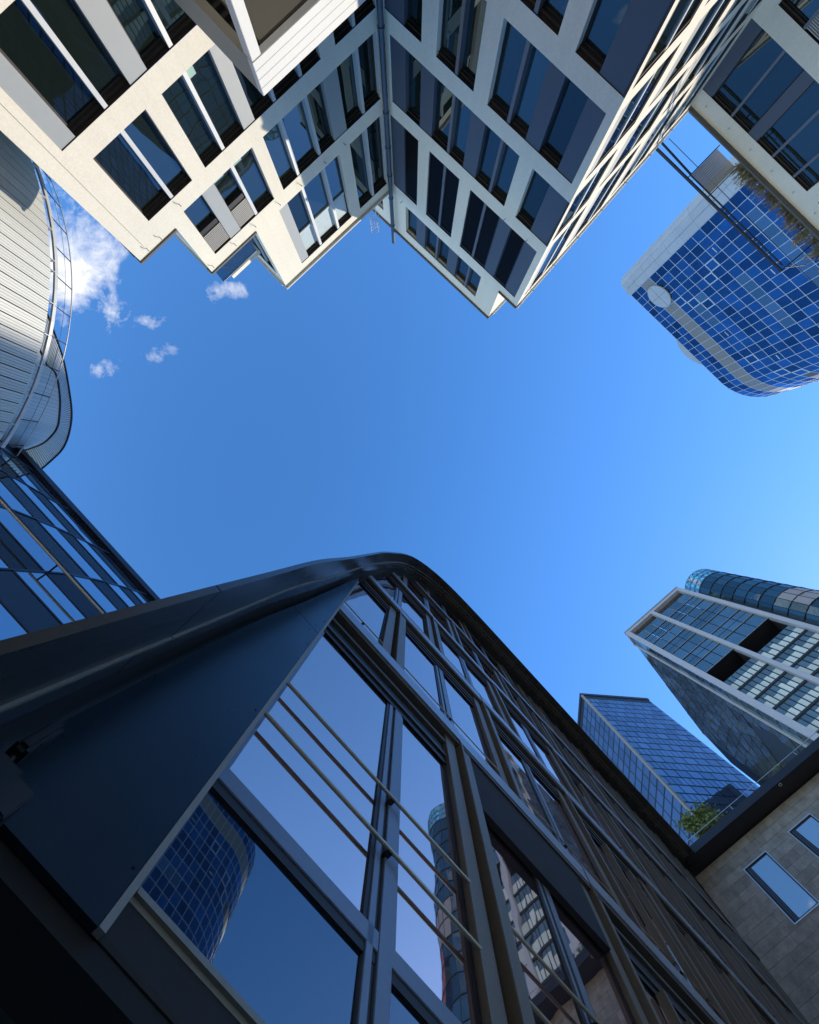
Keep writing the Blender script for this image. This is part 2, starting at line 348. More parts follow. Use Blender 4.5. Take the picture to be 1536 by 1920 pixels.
row(F2,D2,H4,-14.1,[('k',-13.1),('p',-12.2)],w2,**K2); row(F2,D2,H4,-9.4,[('P',-8.6),('P',-7.58),('p',-6.62)],w2,**K2)
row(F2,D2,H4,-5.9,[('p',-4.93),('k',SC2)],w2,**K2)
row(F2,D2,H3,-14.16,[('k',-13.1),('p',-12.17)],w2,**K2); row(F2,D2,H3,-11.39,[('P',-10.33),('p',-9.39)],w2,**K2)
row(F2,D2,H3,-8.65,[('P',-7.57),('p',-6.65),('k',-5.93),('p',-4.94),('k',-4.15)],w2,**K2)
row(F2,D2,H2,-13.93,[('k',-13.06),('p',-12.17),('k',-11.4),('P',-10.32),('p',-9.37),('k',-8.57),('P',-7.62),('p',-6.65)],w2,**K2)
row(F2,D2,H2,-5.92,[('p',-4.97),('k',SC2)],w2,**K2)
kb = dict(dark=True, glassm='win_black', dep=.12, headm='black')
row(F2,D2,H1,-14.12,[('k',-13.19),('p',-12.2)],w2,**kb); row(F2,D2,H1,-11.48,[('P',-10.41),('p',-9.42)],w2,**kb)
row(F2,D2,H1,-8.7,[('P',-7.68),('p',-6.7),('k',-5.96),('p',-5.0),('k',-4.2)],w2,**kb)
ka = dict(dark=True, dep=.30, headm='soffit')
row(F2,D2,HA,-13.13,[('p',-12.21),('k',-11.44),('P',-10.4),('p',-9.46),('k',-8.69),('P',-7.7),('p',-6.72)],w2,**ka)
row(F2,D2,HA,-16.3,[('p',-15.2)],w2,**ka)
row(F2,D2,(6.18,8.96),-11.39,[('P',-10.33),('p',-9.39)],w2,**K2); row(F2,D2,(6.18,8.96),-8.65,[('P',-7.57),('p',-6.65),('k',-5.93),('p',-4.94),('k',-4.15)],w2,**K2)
R2 = [(SI2,SC2,-CZ,ROOF),(-17.2,-5.27,ROOF,ROOFU)]
wall(F2, D2, R2, w2)
# side face of the wing seen edge-on, with staggered strips of windows
wb = []
pat = {0:[(.0,.5,1.9,3.0),(3.7,4.5,6.0,7.4),(8.2,9.0,10.6,11.6),(12.4,13.0,14.4,15.6)], 1:[(.45,1.0,2.2,3.4),(4.2,4.9,6.3,7.5),(8.3,9.0,10.2,11.4),(12.2,12.9,14.2,15.3)]}
for ri, hh in enumerate((H4,H3,H2,H1)):
    for k, (a,b,c,d) in enumerate(pat[ri % 2]):
        x = 0 if ri == 2 and k == 0 else a
        row(FB,0,hh,x,[('k',b),('P',c),('p',d)],wb, dep=.09, jambm='bronze')
wall(FB, 0, [(0,LB,-CZ,ROOF)], wb)
# far wing
w3 = []
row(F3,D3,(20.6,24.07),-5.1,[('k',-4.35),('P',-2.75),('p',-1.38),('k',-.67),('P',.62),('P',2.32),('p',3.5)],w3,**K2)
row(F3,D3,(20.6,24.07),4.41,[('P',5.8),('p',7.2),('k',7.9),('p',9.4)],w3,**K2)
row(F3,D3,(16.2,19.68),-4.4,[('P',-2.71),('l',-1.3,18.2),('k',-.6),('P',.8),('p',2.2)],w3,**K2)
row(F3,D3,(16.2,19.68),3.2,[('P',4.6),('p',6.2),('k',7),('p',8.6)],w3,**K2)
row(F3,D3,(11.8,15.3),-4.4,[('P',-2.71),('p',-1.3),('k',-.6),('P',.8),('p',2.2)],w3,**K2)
wall(F3, D3, [(S3,14,-CZ,ROOF)], w3)
# roofs, returns and backs
def slab(name, pts, h0, h1, m, parent=office):
    b = MB(); b.prism([(p.x,p.y,h0+CZ) for p in pts], [(p.x,p.y,h1+CZ) for p in pts]); return b.build(name, m, parent)
pF = lambda fr, s, n: fr(s, n, 0)
slab('roof', [pF(F1,-1,D1+.02), pF(F1,1,D1+.02), pF(F1,1,D1+5), pF(F1,-1,D1+5)], 16.7, 16.95, 'render')
slab('roof', [pF(F1,1,D1+.02), pF(F1,3.95,D1+.02), pF(F1,3.95,D1+14), pF(F1,1,D1+14)], 19.9, 20.05, 'render')
slab('roof', [pF(F1,3.95,D1+.02), pF(F1,12.7,D1+.02), pF(F1,12.7,D1+14), pF(F1,3.95,D1+14)], 24.8, 24.98, 'render')
slab('roof', [pF(F2,SI2,D2+.02), pF(F2,SC2,D2+.02), pF(FB,LB,.02), pF(F3,14,D3+.3), pF(F3,14,D3+14), pF(F2,SI2,D2+34)], 24.6, 24.98, 'render')
slab('roof', [pF(F2,-17.2,D2+.02), pF(F2,-5.27,D2+.02), pF(F2,-5.27,D2+9), pF(F2,-17.2,D2+9)], 28.1, 28.36, 'render')
b = MB()
b.quad(F1(-1,D1,-CZ),F1(-1,D1+5,-CZ),F1(-1,D1+5,17),F1(-1,D1,17)); b.quad(F1(-1,D1+5,-CZ),F1(1,D1+5,-CZ),F1(1,D1+5,17),F1(-1,D1+5,17)); b.quad(F1(1,D1+5,-CZ),F1(1,D1+14,-CZ),F1(1,D1+14,20.1),F1(1,D1+5,20.1))
b.quad(F2(-5.27,D2,ROOF-.05),F2(-5.27,D2+9,ROOF-.05),F2(-5.27,D2+9,ROOFU),F2(-5.27,D2,ROOFU)); b.quad(F1(1,D1+.001,16.9),F1(1,D1+5,16.9),F1(1,D1+5,20.1),F1(1,D1+.001,20.1))
b.build('return_wall', 'render', office)
# flank of the top storey above the terrace, with its own window
b = MB(); X = 3.95
for (n0,n1,h0,h1) in ((D1,D1+.45,20.05,25.04),(D1+.45,D1+2.6,24.3,25.04),(D1+2.6,D1+14,20.05,25.04)): b.quad(F1(X,n0,h0),F1(X,n1,h0),F1(X,n1,h1),F1(X,n0,h1))
b.build('terrace_flank_wall', 'render', office)
Fk = Fr(F1.n.xy, F1.t.xy)
wk = pbox('window', office, F1, X+.12, X+.16, D1+.45, D1+2.6, 20.05, 24.3, 'win'); pbox('mullion', wk, F1, X+.02, X+.12, D1+1.2, D1+1.3, 20.05, 24.3, 'mullion'); pbox('head_frame', wk, F1, X+.01, X+.12, D1+.45, D1+2.6, 24.05, 24.3, 'bronze')
# copings along the rooflines
def coping(fr, s0, s1, n, h, m='coping', out=.06, d=.35): return pbox('coping', office, fr, s0, s1, n-out, n+d, h, h+.09, m)
coping(F1,-1.06,1.0,D1,17.0,'dark_coping'); coping(F1,.94,3.95,D1,20.12,'dark_coping'); coping(F1,3.88,12.75,D1,ROOF,out=.14)
pbox('coping', office, F1, .90, 1.10, D1+.02, D1+4.9, 20.14, 20.2, 'coping'); pbox('coping', office, F1, 3.82, 4.05, D1+.25, D1+9, ROOF+.01, ROOF+.1, 'coping'); pbox('coping', office, F1, -1.09,-.75,D1+.36,D1+5,17.01,17.08,'dark_coping')
coping(F2,-17.2,-5.2,D2,ROOFU,'dark_coping',.12); coping(F2,-5.27,SC2+.05,D2,ROOF,'dark_coping',.10); pbox('coping', office, F2, -5.45,-5.15, D2+.36, D2+9, ROOFU+.01, ROOFU+.09, 'coping')
pbox('coping', office, FB, -.04, LB, -.12, .3, ROOF+.012, ROOF+.09, 'white'); coping(F3,S3,14,D3,ROOF+.005,'dark_coping',.28)
# shadow joint in the render near the left corner
pbox('render_joint', office, F1, -.492,-.478, D1-.003, D1+.01, -1, 16.6, 'dark_coping')
# wall hooks for lines
def hook(fr, s, n, h):
    b = MB(); p = fr(s,n,h); q = p-fr.n*.16; b.tube([p, p-fr.n*.08, q-Vector((0,0,.02)), q-fr.n*.03-Vector((0,0,.10))], .016, 6); b.build('wall_hook', 'hook', office)
for s,h in ((-.45,16.75),(.25,16.78),(1.2,19.8),(2.7,19.75),(4.0,19.75),(5.6,19.8),(7.0,19.85),(8.6,19.85),(9.9,19.85),(1.7,16.3)): hook(F1,s,D1,h)
for s,h in ((-6.4,20.0),(-4.9,20.0),(-13.4,25.2)): hook(F2,s,D2,h)
for s in (1.2,3.2,5.4,7.6,9.8,12,14): hook(FB,s,0,24.75)
for s in (-5.2,-4.3,-2.4,-.6,1.2,3,4.8,6.6): hook(F3,s,D3,24.5)
# rain pipe in the inner corner
px, py = cI.x+.02, cI.y+.42
b = MB(); b.tube([(px,py,0),(px,py,29.4+CZ)], .125, 14); pipe = b.build('drain_pipe', 'pipe', office, smooth=True)
for h in (6,9.5,13.0,16.3,19.8,21.7,23.5,25.2,27.6): b = MB(); b.tube([(px,py,h+CZ),(px,py,h+CZ+.09)], .155, 14); b.box8([Vector((px+x,py+y,h+CZ+z)) for x in (-.03,.03) for y in (-.5,-.1) for z in (.01,.07)]); b.build('pipe_bracket', 'pipe', pipe, smooth=True)
# terrace: glass balustrade, canopy above
b = MB(); b.box(F1,1.15,3.5,D1+.10,D1+.12,20.2,21.25); b.build('balustrade_glass','balus',office)
pbox('balustrade_rail', office, F1, 1.15, 3.5, D1+.09, D1+.13, 21.25, 21.28, 'alu'); pbox('terrace_soffit', office, F1, 1.8, 3.9, D1+1.2, D1+2.3, 22.9, 23.15, 'render')
# projecting balcony frame
HB0, HB1, SB, NB = 10.85, 11.72, 5.10, 11.50
send = (D2 - F1.n.dot(F2.n)*NB)/F1.t.dot(F2.n) - .02
bal = bbox('balcony_front_beam', office, F1, SB, send, NB, NB+.22, HB0, HB1, 'white', .012)
for hh in (HB0+.22, HB0+.44, HB0+.66): pbox('board_line', bal, F1, SB+.02, send-.02, NB-.004, NB+.01, hh, hh+.012, 'panel')
pbox('balcony_side_beam', office, F1, SB+.003, SB+.25, NB+.22, D1, HB0, HB1-.02, 'soffit')  # shaded side put into the colour: beige where the front is white
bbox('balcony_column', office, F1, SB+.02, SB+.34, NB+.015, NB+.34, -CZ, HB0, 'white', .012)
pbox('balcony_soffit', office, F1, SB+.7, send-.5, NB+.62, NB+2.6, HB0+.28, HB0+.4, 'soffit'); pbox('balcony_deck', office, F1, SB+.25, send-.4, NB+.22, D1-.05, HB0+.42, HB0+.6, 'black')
for k in range(9): pbox('deck_slat', office, F1, SB+.28, SB+.66, NB+.3+k*.36, NB+.42+k*.36, HB0+.3, HB0+.40, 'bronze')
for k in range(5): pbox('deck_slat', office, F1, SB+.7, send-.6, NB+.27+k*.065, NB+.30+k*.065, HB0+.3, HB0+.41, 'bronze')

# roof ladder beside the corner
lad = thing('roof_ladder', 'thin white caged ladder on the cream roof beside the corner drainpipe', 'ladder', tuple(F1(11.3,D1+.3,ROOF)))
def lp(a, n, h): return F1(11.3+a, D1+.25+n, h)
for a in (-.25,.25): b = MB(); b.tube([lp(a,0,ROOF+.05), lp(a,0,27.6)], .02, 6); b.build('stile', 'rimw', lad)
for k in range(9): b = MB(); b.tube([lp(-.25,0,25.3+k*.27), lp(.25,0,25.3+k*.27)], .013, 6); b.build('rung', 'rimw', lad)
for k in range(3):
    b = MB(); b.tube([lp(.36*math.cos(t), -.36*math.sin(t)*1.2, 26.1+k*.6) for t in np.linspace(0, math.pi, 10)], .014, 5); b.build('cage_hoop', 'rimw', lad)
b = MB(); b.tube([lp(0,-.43,26.1), lp(0,-.43,27.4)], .012, 5); b.build('cage_bar', 'rimw', lad)

# steel canopy frame over the gap between the wing's side face and the far wing
can = thing('canopy_frame', 'black steel canopy frame with slatted bay projecting from the far cream wing roof', 'canopy', tuple(F3(0,28.5,25.6)))
HC = 25.7
def bar(name, a, bb, r, m='steel', par=can): b = MB(); b.tube([a,bb], r, 4); return b.build(name, m, par)
NC = 811*HC/769
def c3(s, n, h=HC): return F3(s, n, h)
pbox('edge_beam', can, F3, -5.0, 6.1, NC-.045, NC+.045, HC-.07, HC+.07, 'steel'); pbox('edge_beam', can, F3, -2.2, 5.9, NC+.34, NC+.39, HC+.02, HC+.09, 'steel')
for k in range(9): pbox('spacer', can, F3, -1.9+k*.93, -1.86+k*.93, NC+.05, NC+.34, HC+.03, HC+.07, 'rimw')
bar('brace', c3(-5.0,NC,HC), c3(-5.15,NC+.55,HC), .045); bar('brace', c3(-5.0,NC+.5), c3(-2.2,NC+.4,HC+.05), .06); bar('brace', c3(-5.1,NC+.5), c3(-5.5,NC+2.4,HC-.6), .03); bar('brace', c3(-5.0,NC,HC-.05), c3(-5.6,NC+.9,HC-.9), .03)
bar('brace', c3(6.05,NC), c3(6.3,D3+.1,HC-.1), .05); bar('brace', c3(6.1,NC+.38,HC+.08), c3(6.9,NC+1.5,HC+.2), .03); bar('brace', c3(6.9,NC+1.5,HC+.2), c3(7.2,D3+.1,HC), .03)
for s in (-2.2, -.45): bar('rafter', c3(s,NC+.05,HC+.03), c3(s,D3+.2,HC-.05), .045)
for k in range(13):
    q = k/12; m = 'soffit' if k % 4 != 2 else 'panel'
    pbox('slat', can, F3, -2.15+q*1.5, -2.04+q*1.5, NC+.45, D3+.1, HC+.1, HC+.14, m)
bar('cable', c3(-4.9,D3-1.0,HC+.6), c3(9.5,D3-1.15,HC+.6), .018)
for s in (1.6, 4.6): pbox('glass_post', can, F3, s, s+.04, D3-1.1, D3+.1, HC-.3, HC-.26, 'rimw')
# ornamental grass on the roof edge
random.seed(11)
for i in range(15):
    s = -.25 + i*.58 + random.uniform(-.15,.15); n0 = D3+.15+random.uniform(0,.25)
    b, pl = MB(), MB(); base = F3(s, n0, ROOF+.1); hgt = random.uniform(.6,1.0)*(1.25 if i > 9 else 1)
    for q in range(110):
        a = random.uniform(0, 2*math.pi); out = random.uniform(.1,.55); hh = hgt*random.uniform(.55,1.1)
        d = Vector((math.cos(a), math.sin(a), 0))*out - F3.n*random.uniform(.1,.55); sd = Vector((-d.y, d.x, 0)).normalized()*.014
        p0 = base+Vector((random.uniform(-.2,.2),random.uniform(-.2,.2),0)); p1 = p0+d*.4+Vector((0,0,hh*.75)); p2 = p0+d+Vector((0,0,hh*random.uniform(.55,1.0)))
        b.quad(p0-sd, p0+sd, p1+sd, p1-sd); b.quad(p1-sd, p1+sd, p2)
        if q % 3 == 0: t = d.normalized()*.09+Vector((0,0,-.03)); pl.quad(p2-sd*2.2, p2+sd*2.2, p2+t+sd*1.2, p2+t-sd*1.2); pl.quad(p1-sd*.8, p1+sd*.8, p2+sd*1.6, p2-sd*1.6)
    gt = thing('grass_clump', 'dry ornamental grass clump overhanging the roof edge of the far cream wing', 'grass', tuple(base), 'grass clumps along the roof edge')
    b.build('blades', 'blade', gt, kind='stuff'); pl.build('plumes', 'plume', gt, kind='stuff')

# ================================================================== round clad building
HR = 16.3; k = HR/769; rc = Vector((-1249*k, -450*k, 0)); RR = 588*k
rot = thing('round_building', 'round silver-clad drum building with narrow vertical boards and roof handrail', 'building', (rc.x, rc.y, 0))
NP = 184; prof = [(RR+.0,-CZ),(RR+.06,4),(RR+.10,9),(RR+.09,12),(RR+.05,14),(RR-.02,15.3),(RR-.10,16.12)]
def rp(r, th, h): return Vector((rc.x+r*math.cos(th), rc.y+r*math.sin(th), h+CZ))
def rotpart(name, mesh_o, th0, parent): pass
dth = 2*math.pi/NP; first = None
b = MB()
for j in range(4):                                                     # one panel: four narrow boards with open grooves
    a0, a1 = dth*(j+.06)/4, dth*(j+.95-(.28 if j == 3 else 0))/4
    for (r0,h0),(r1,h1) in zip(prof[:-1], prof[1:]):
        rr0, rr1 = r0, r1
        P = lambda r, th, h: Vector((r*math.cos(th), r*math.sin(th), h+CZ))
        b.quad(P(rr0,a0,h0),P(rr0,a1,h0),P(rr1,a1,h1),P(rr1,a0,h1)); b.quad(P(rr0,a1,h0),P(rr0-.035,a1,h0),P(rr1-.035,a1,h1),P(rr1,a1,h1)); b.quad(P(rr0,a0,h0),P(rr0-.035,a0,h0),P(rr1-.035,a0,h1),P(rr1,a0,h1))
pm = bpy.data.meshes.new('cladding_panel'); pm.from_pydata(b.v, [], b.f); pm.materials.append(M['clad'])
th_c = math.atan2(-rc.y, -rc.x)
for i in range(NP):
    th = i*dth
    if math.cos(th-th_c) < -.15: continue
    o = bpy.data.objects.new('cladding_panel', pm); reg(o, 'cladding_panel', rot, Matrix.Translation(rc) @ Matrix.Rotation(th, 4, 'Z'))
def ring(name, r_in, r_out, h0, h1, m, parent=rot, seg=120):
    b = MB()
    for q in range(seg):
        a0, a1 = 2*math.pi*q/seg, 2*math.pi*(q+1)/seg
        b.quad(rp(r_out,a0,h0),rp(r_out,a1,h0),rp(r_out,a1,h1),rp(r_out,a0,h1)); b.quad(rp(r_in,a0,h0),rp(r_in,a1,h0),rp(r_out,a1,h0),rp(r_out,a0,h0)); b.quad(rp(r_in,a0,h1),rp(r_in,a1,h1),rp(r_out,a1,h1),rp(r_out,a0,h1))
    return b.build(name, m, parent, smooth=True)
ring('backing_wall', RR-1.0, RR-.14, -CZ, 16.1, 'seam'); ring('roof_rim', RR-.17, RR-.09, 16.32, 16.46, 'rimw'); ring('roof_deck', .05, RR-.16, 16.06, 16.12, 'seam')
for i in range(0, NP, 3):
    th = i*dth
    if math.cos(th-th_c) < -.1: continue
    o = pbox('rim_bracket', rot, Fr((-math.sin(th),math.cos(th)),(math.cos(th),math.sin(th)),rc.xy), -.015,.015, RR-.28, RR-.06, 16.1, 16.3, 'rimw')
# handrail hoop
b = MB(); b.tube([rp(12.15*17.4/17.4, t, 17.4) for t in np.linspace(th_c-1.3, th_c+1.3, 80)], .022, 6); hr = b.build('handrail', 'rimw', rot, smooth=True)
b = MB(); b.tube([rp(12.25, t, 16.95) for t in np.linspace(th_c-1.3, th_c+1.3, 80)], .006, 4); b.build('rail_wire', 'steel', hr)
for t in np.linspace(th_c-1.3, th_c+1.3, 28): b = MB(); b.tube([rp(RR-.1,t,16.4), rp(12.15,t,17.4)], .022, 5); b.build('rail_post', 'steel', hr)
# penthouse drum standing on the roof
def sp(pts, n):
    P = [np.array(p, float) for p in pts]; out = []
    for i in range(len(P)-1):
        p0, p1, p2, p3 = P[max(i-1,0)], P[i], P[i+1], P[min(i+2,len(P)-1)]
        for q in range(n):
            t = q/n; out.append(.5*((2*p1)+(-p0+p2)*t+(2*p0-5*p1+4*p2-p3)*t*t+(-p0+3*p1-3*p2+p3)*t**3))
    out.append(P[-1]); return out
outp = [(60,520),(84,580),(100.6,624),(117,673),(127,725),(132.8,774),(128,811),(117,839),(97.7,860),(64.5,886.6),(20,905),(-60,925)]
inp = [(40,560),(66,630),(86,680.6),(105.5,702),(113,745),(112,780),(108,801.7),(95.7,819),(78,833),(45,844.7),(0,858),(-60,872)]
def pent(pts, h): return [Vector(((p[0]-768)*h/769, (p[1]-960)*h/769, h+CZ)) for p in sp(pts, 5)]
po, pi_ = pent(outp, 19.6), pent(inp, 18.6)
for i in range(len(po)-1):
    def lerp(a, c, t): return a.lerp(c, t)
    for half in range(2):
        a0, a1 = half*.5+.04, half*.5+.40
        b = MB(); b.quad(lerp(pi_[i],pi_[i+1],a0), lerp(pi_[i],pi_[i+1],a1), lerp(po[i],po[i+1],a1), lerp(po[i],po[i+1],a0)); b.build('brim_panel', 'pent', rot)
    b = MB(); q0, q1 = lerp(pi_[i],pi_[i+1],.03), lerp(pi_[i],pi_[i+1],.97); d0, d1 = q0.copy(), q1.copy(); d0.z = d1.z = 16.1+CZ; b.quad(d0,d1,q1,q0); b.build('penthouse_panel', 'pent', rot)
b = MB(); cc = Vector((-30,-8,0))
for pp, dz, sh in ((po,.04,0),(pi_,-.03,.0)):
    b.tube([p+Vector((0,0,dz)) for p in pp], .05, 6)
b.build('brim_edge', 'navy', rot)
b = MB(); n = len(po)
inn = [(p-Vector((rc.x,rc.y,0))) for p in po]
b.v += [tuple(p+Vector((0,0,.02))) for p in po]+[(-34,-6,19.6+CZ),(-34,-14,19.6+CZ)]; b.f.append(tuple(range(len(b.v)))); b.build('penthouse_roof', 'pent', rot)
b = MB(); b.v += [tuple(p+(rc-p).normalized()*.12) for p in pi_]+[tuple(p+(rc-p).normalized()*.12-Vector((0,0,2.5))) for p in pi_]
for i in range(len(pi_)-1): b.f.append((i,i+1,n+i+1,n+i))
b.build('penthouse_core', 'seam', rot)
b = MB()
for i in range(len(po)-1): b.quad(*(p+Vector((0,0,.08))+(rc-p).normalized()*.05 for p in (pi_[i],pi_[i+1],po[i+1],po[i])))
b.build('brim_backing', 'seam', rot)

# ================================================================== arched building frame
AR = slope_fr(1.097, 1, (-1,1))
# ---- sloped glass building on the left, parallel to the arched one
SGS = [(-1.6,4.9),(3,6.0),(6.2,6.75),(8.9,7.42),(11.2,8.08),(13.3,8.9),(15.4,9.8),(18.0,10.97)]
sg = thing('sloped_glass_building', 'glass building with backward-leaning curved facade of alternating clear and dark panes', 'building', tuple(AR(-8,8,-CZ)))
sh_, sn_ = np.array([p[0] for p in SGS]), np.array([p[1] for p in SGS])
def sgn(h): return float(np.interp(h, sh_, sn_))
hs = [18.0-1.09*k for k in range(18)]; hs.append(-1.6)
nb = 10; bw = 2.45
for j in range(nb):
    s1 = -2.64-bw*j+.0; s0 = s1-bw
    for i in range(len(hs)-1):
        h1, h0 = hs[i]-.015, hs[i+1]+.015; m = 'sg_blue' if (i+j) % 2 else 'sg_dark'; b = MB()
        P = [AR(a, sgn(h)+dn, h) for dn in (0,.05) for a,h in ((s0+.015,h0),(s1-.015,h0),(s1-.015,h1),(s0+.015,h1))]
        b.prism(P[:4], P[4:]); b.build('pane', m, sg)
for j in range(nb+1):
    s = -2.64-bw*j; b = MB()
    for i in range(len(hs)-1):
        h1, h0 = hs[i], hs[i+1]; P = [AR(s+a, sgn(h)-dn, h) for dn in (-.06,.03) for a,h in ((-.025,h0),(.025,h0),(.025,h1),(-.025,h1))]; b.prism(P[:4], P[4:])
    b.build('rib', 'navy', sg)
for h in hs[:-1]:
    n = sgn(h); pbox('transom', sg, AR, -2.64-bw*nb, -2.6, n-.02, n+.05, h-.022, h+.022, 'navy')
pbox('roof_edge', sg, AR, -2.64-bw*nb, -2.5, 10.85, 11.4, 18.04, 18.34, 'navy')
b = MB(); b.quad(AR(-2.64-bw*nb,11.0,18.1),AR(-2.5,11.0,18.1),AR(-2.5,20,18.3),AR(-2.64-bw*nb,20,18.3)); b.quad(AR(-2.5,5.0,-CZ),AR(-2.5,20,-CZ),AR(-2.5,20,18.3),AR(-2.5,11,18.1)); b.build('roof_and_end', 'navy', sg)
hr_ = 10.55; nr_ = 553*hr_/769
b = MB(); b.tube([AR(-2.64-bw*nb,nr_,hr_), AR(-2.7,nr_,hr_)], .03, 10); rl = b.build('rail', 'rail', sg, smooth=True)
for j in range(nb): b = MB(); b.tube([AR(-2.64-bw*j-.0,nr_,hr_), AR(-2.64-bw*j,sgn(hr_),hr_-.05)], .025, 6); b.build('rail_bracket', 'navy', rl)

# ---- arched metal building right beside the viewer
arch = thing('arched_building', 'dark bronze office building with curved roof band, staggered posts and mirror windows', 'building', tuple(AR(8,3,-CZ)))
CP = [(-.42,-1.6),(-.395,0),(-.365,.9),(-.265,2.45),(-.19,3.55),(-.05,4.75),(.11,6.35),(.25,7.65),(.45,9.05),(.72,10.8),(1.06,12.5),(1.5,14.0),(2.08,15.45),(2.8,16.75),(3.7,17.8),(4.8,18.45),(6.2,18.83),(8.0,18.92),(10.5,18.93)]
CURV = [Vector((p[0],p[1],0)) for p in sp(CP, 5)]+[Vector((13,18.93,0)),Vector((15.5,18.93,0)),Vector((18,18.93,0)),Vector((21.3,18.93,0))]
ch_ = np.array([c.y for c in CURV[:75]]); cs_ = np.array([c.x for c in CURV[:75]])
def sc(h): return float(np.interp(h, ch_, cs_))
NRM = []
for i in range(len(CURV)):
    t = (CURV[min(i+1,len(CURV)-1)]-CURV[max(i-1,0)]).normalized(); NRM.append(Vector((t.y,-t.x,0)))     # towards the inside
acc = [0]
for i in range(1,len(CURV)): acc.append(acc[-1]+(CURV[i]-CURV[i-1]).length)
def sweep(name, n0, n1, o0, o1, m, parent, i0, i1, g=.0, smooth=True):
    b = MB(); rows = []
    for i in range(i0, i1+1):
        c, nn = CURV[i], NRM[i]; tt = Vector((-nn.y, nn.x, 0)); sh = tt*g if i == i0 else (-tt*g if i == i1 else Vector((0,0,0)))
        rows.append([AR(*( (c+nn*o+sh).x, n, (c+nn*o+sh).y)) for n, o in ((n0,o0),(n1,o0),(n1,o1),(n0,o1))])
    for r in rows: b.v += [tuple(p) for p in r]
    for k in range(len(rows)-1):
        for q in range(4): b.f.append((4*k+q, 4*k+(q+1)%4, 4*k+4+(q+1)%4, 4*k+4+q))
    b.f.append((0,1,2,3)); e = 4*(len(rows)-1); b.f.append((e+3,e+2,e+1,e)); return b.build(name, m, parent, smooth=smooth)
cuts = [0]; tgt = [3.3, 6.0, 8.8, 11.8, 15.0, 18.6, 22, 26, 30.5]
for tg in tgt: cuts.append(int(np.argmin([abs(a-tg) for a in acc])))
cuts.append(len(CURV)-1); cuts = sorted(set(cuts))
NE = .86
for a, bb in zip(cuts[:-1], cuts[1:]):
    sweep('edge_band', NE, 1.16, -.035, .0, 'band', arch, a, bb, .004); sweep('inner_band', 1.175, 1.45, -.09, -.045, 'band', arch, a, bb, .004)
    sweep('band_bead', 1.16, 1.178, -.085, .012, 'lip', arch, a, bb, .004); sweep('band_ridge', 1.27, 1.285, -.085, -.036, 'lip', arch, a, bb, .004)  # paler metal puts the highlights along the ridges into the colour
sweep('band_gap', 1.45, 1.95, -.10, -.07, 'void', arch, 0, len(CURV)-1)
sweep('roof_skin', 1.95, 14, -.10, -.05, 'band', arch, 0, len(CURV)-1)
PW, PG = 1.566, 1.715
def cpoly(s0, s1, h0, h1, off=0, k=10):
    """rectangle clipped by the curved roof band on its left"""
    L_, R_ = [], []
    for h in np.linspace(h0, h1, k):
        a = max(s0, sc(min(h,18.90))+off)
        if a < s1-.01: L_.append((a,h)); R_.append((s1,h))
    return L_+R_[::-1] if len(L_) > 1 else None
def cslab(name, parent, s0, s1, n0, n1, h0, h1, m, off=0, force=False, bev=0):
    if not force and s0 > sc(min(h1,18.9))+off:
        return bbox(name, parent, AR, s0, s1, n0, n1, h0, h1, m, bev) if bev else pbox(name, parent, AR, s0, s1, n0, n1, h0, h1, m)
    P = cpoly(s0, s1, h0, h1, off)
    if not P: return None
    b = MB(); b.prism([AR(s,n0,h) for s,h in P], [AR(s,n1,h) for s,h in P]); return b.build(name, m, parent)
cslab('facade_backing', arch, -1, 21.15, 1.86, 1.96, 1.3, 18.8, 'void', .02, True)
for h0, h1 in ((1.26,4.30),(4.31,6.9),(6.91,8.9)): cslab('side_panel', arch, -1, .296, PW, PW+.035, h0, h1, 'apanel', .01, True)
# pale return strip at the panel's edge, slanting in at the foot
b = MB(); P = [(PW-.004,1.26),(PW+.03,1.26),(1.66,1.50),(1.80,1.52),(1.80,7.6),(PW-.004,7.6)]
b.prism([AR(.298,n,h) for n,h in P], [AR(.328,n,h) for n,h in P]); b.build('panel_return', 'trim', arch)
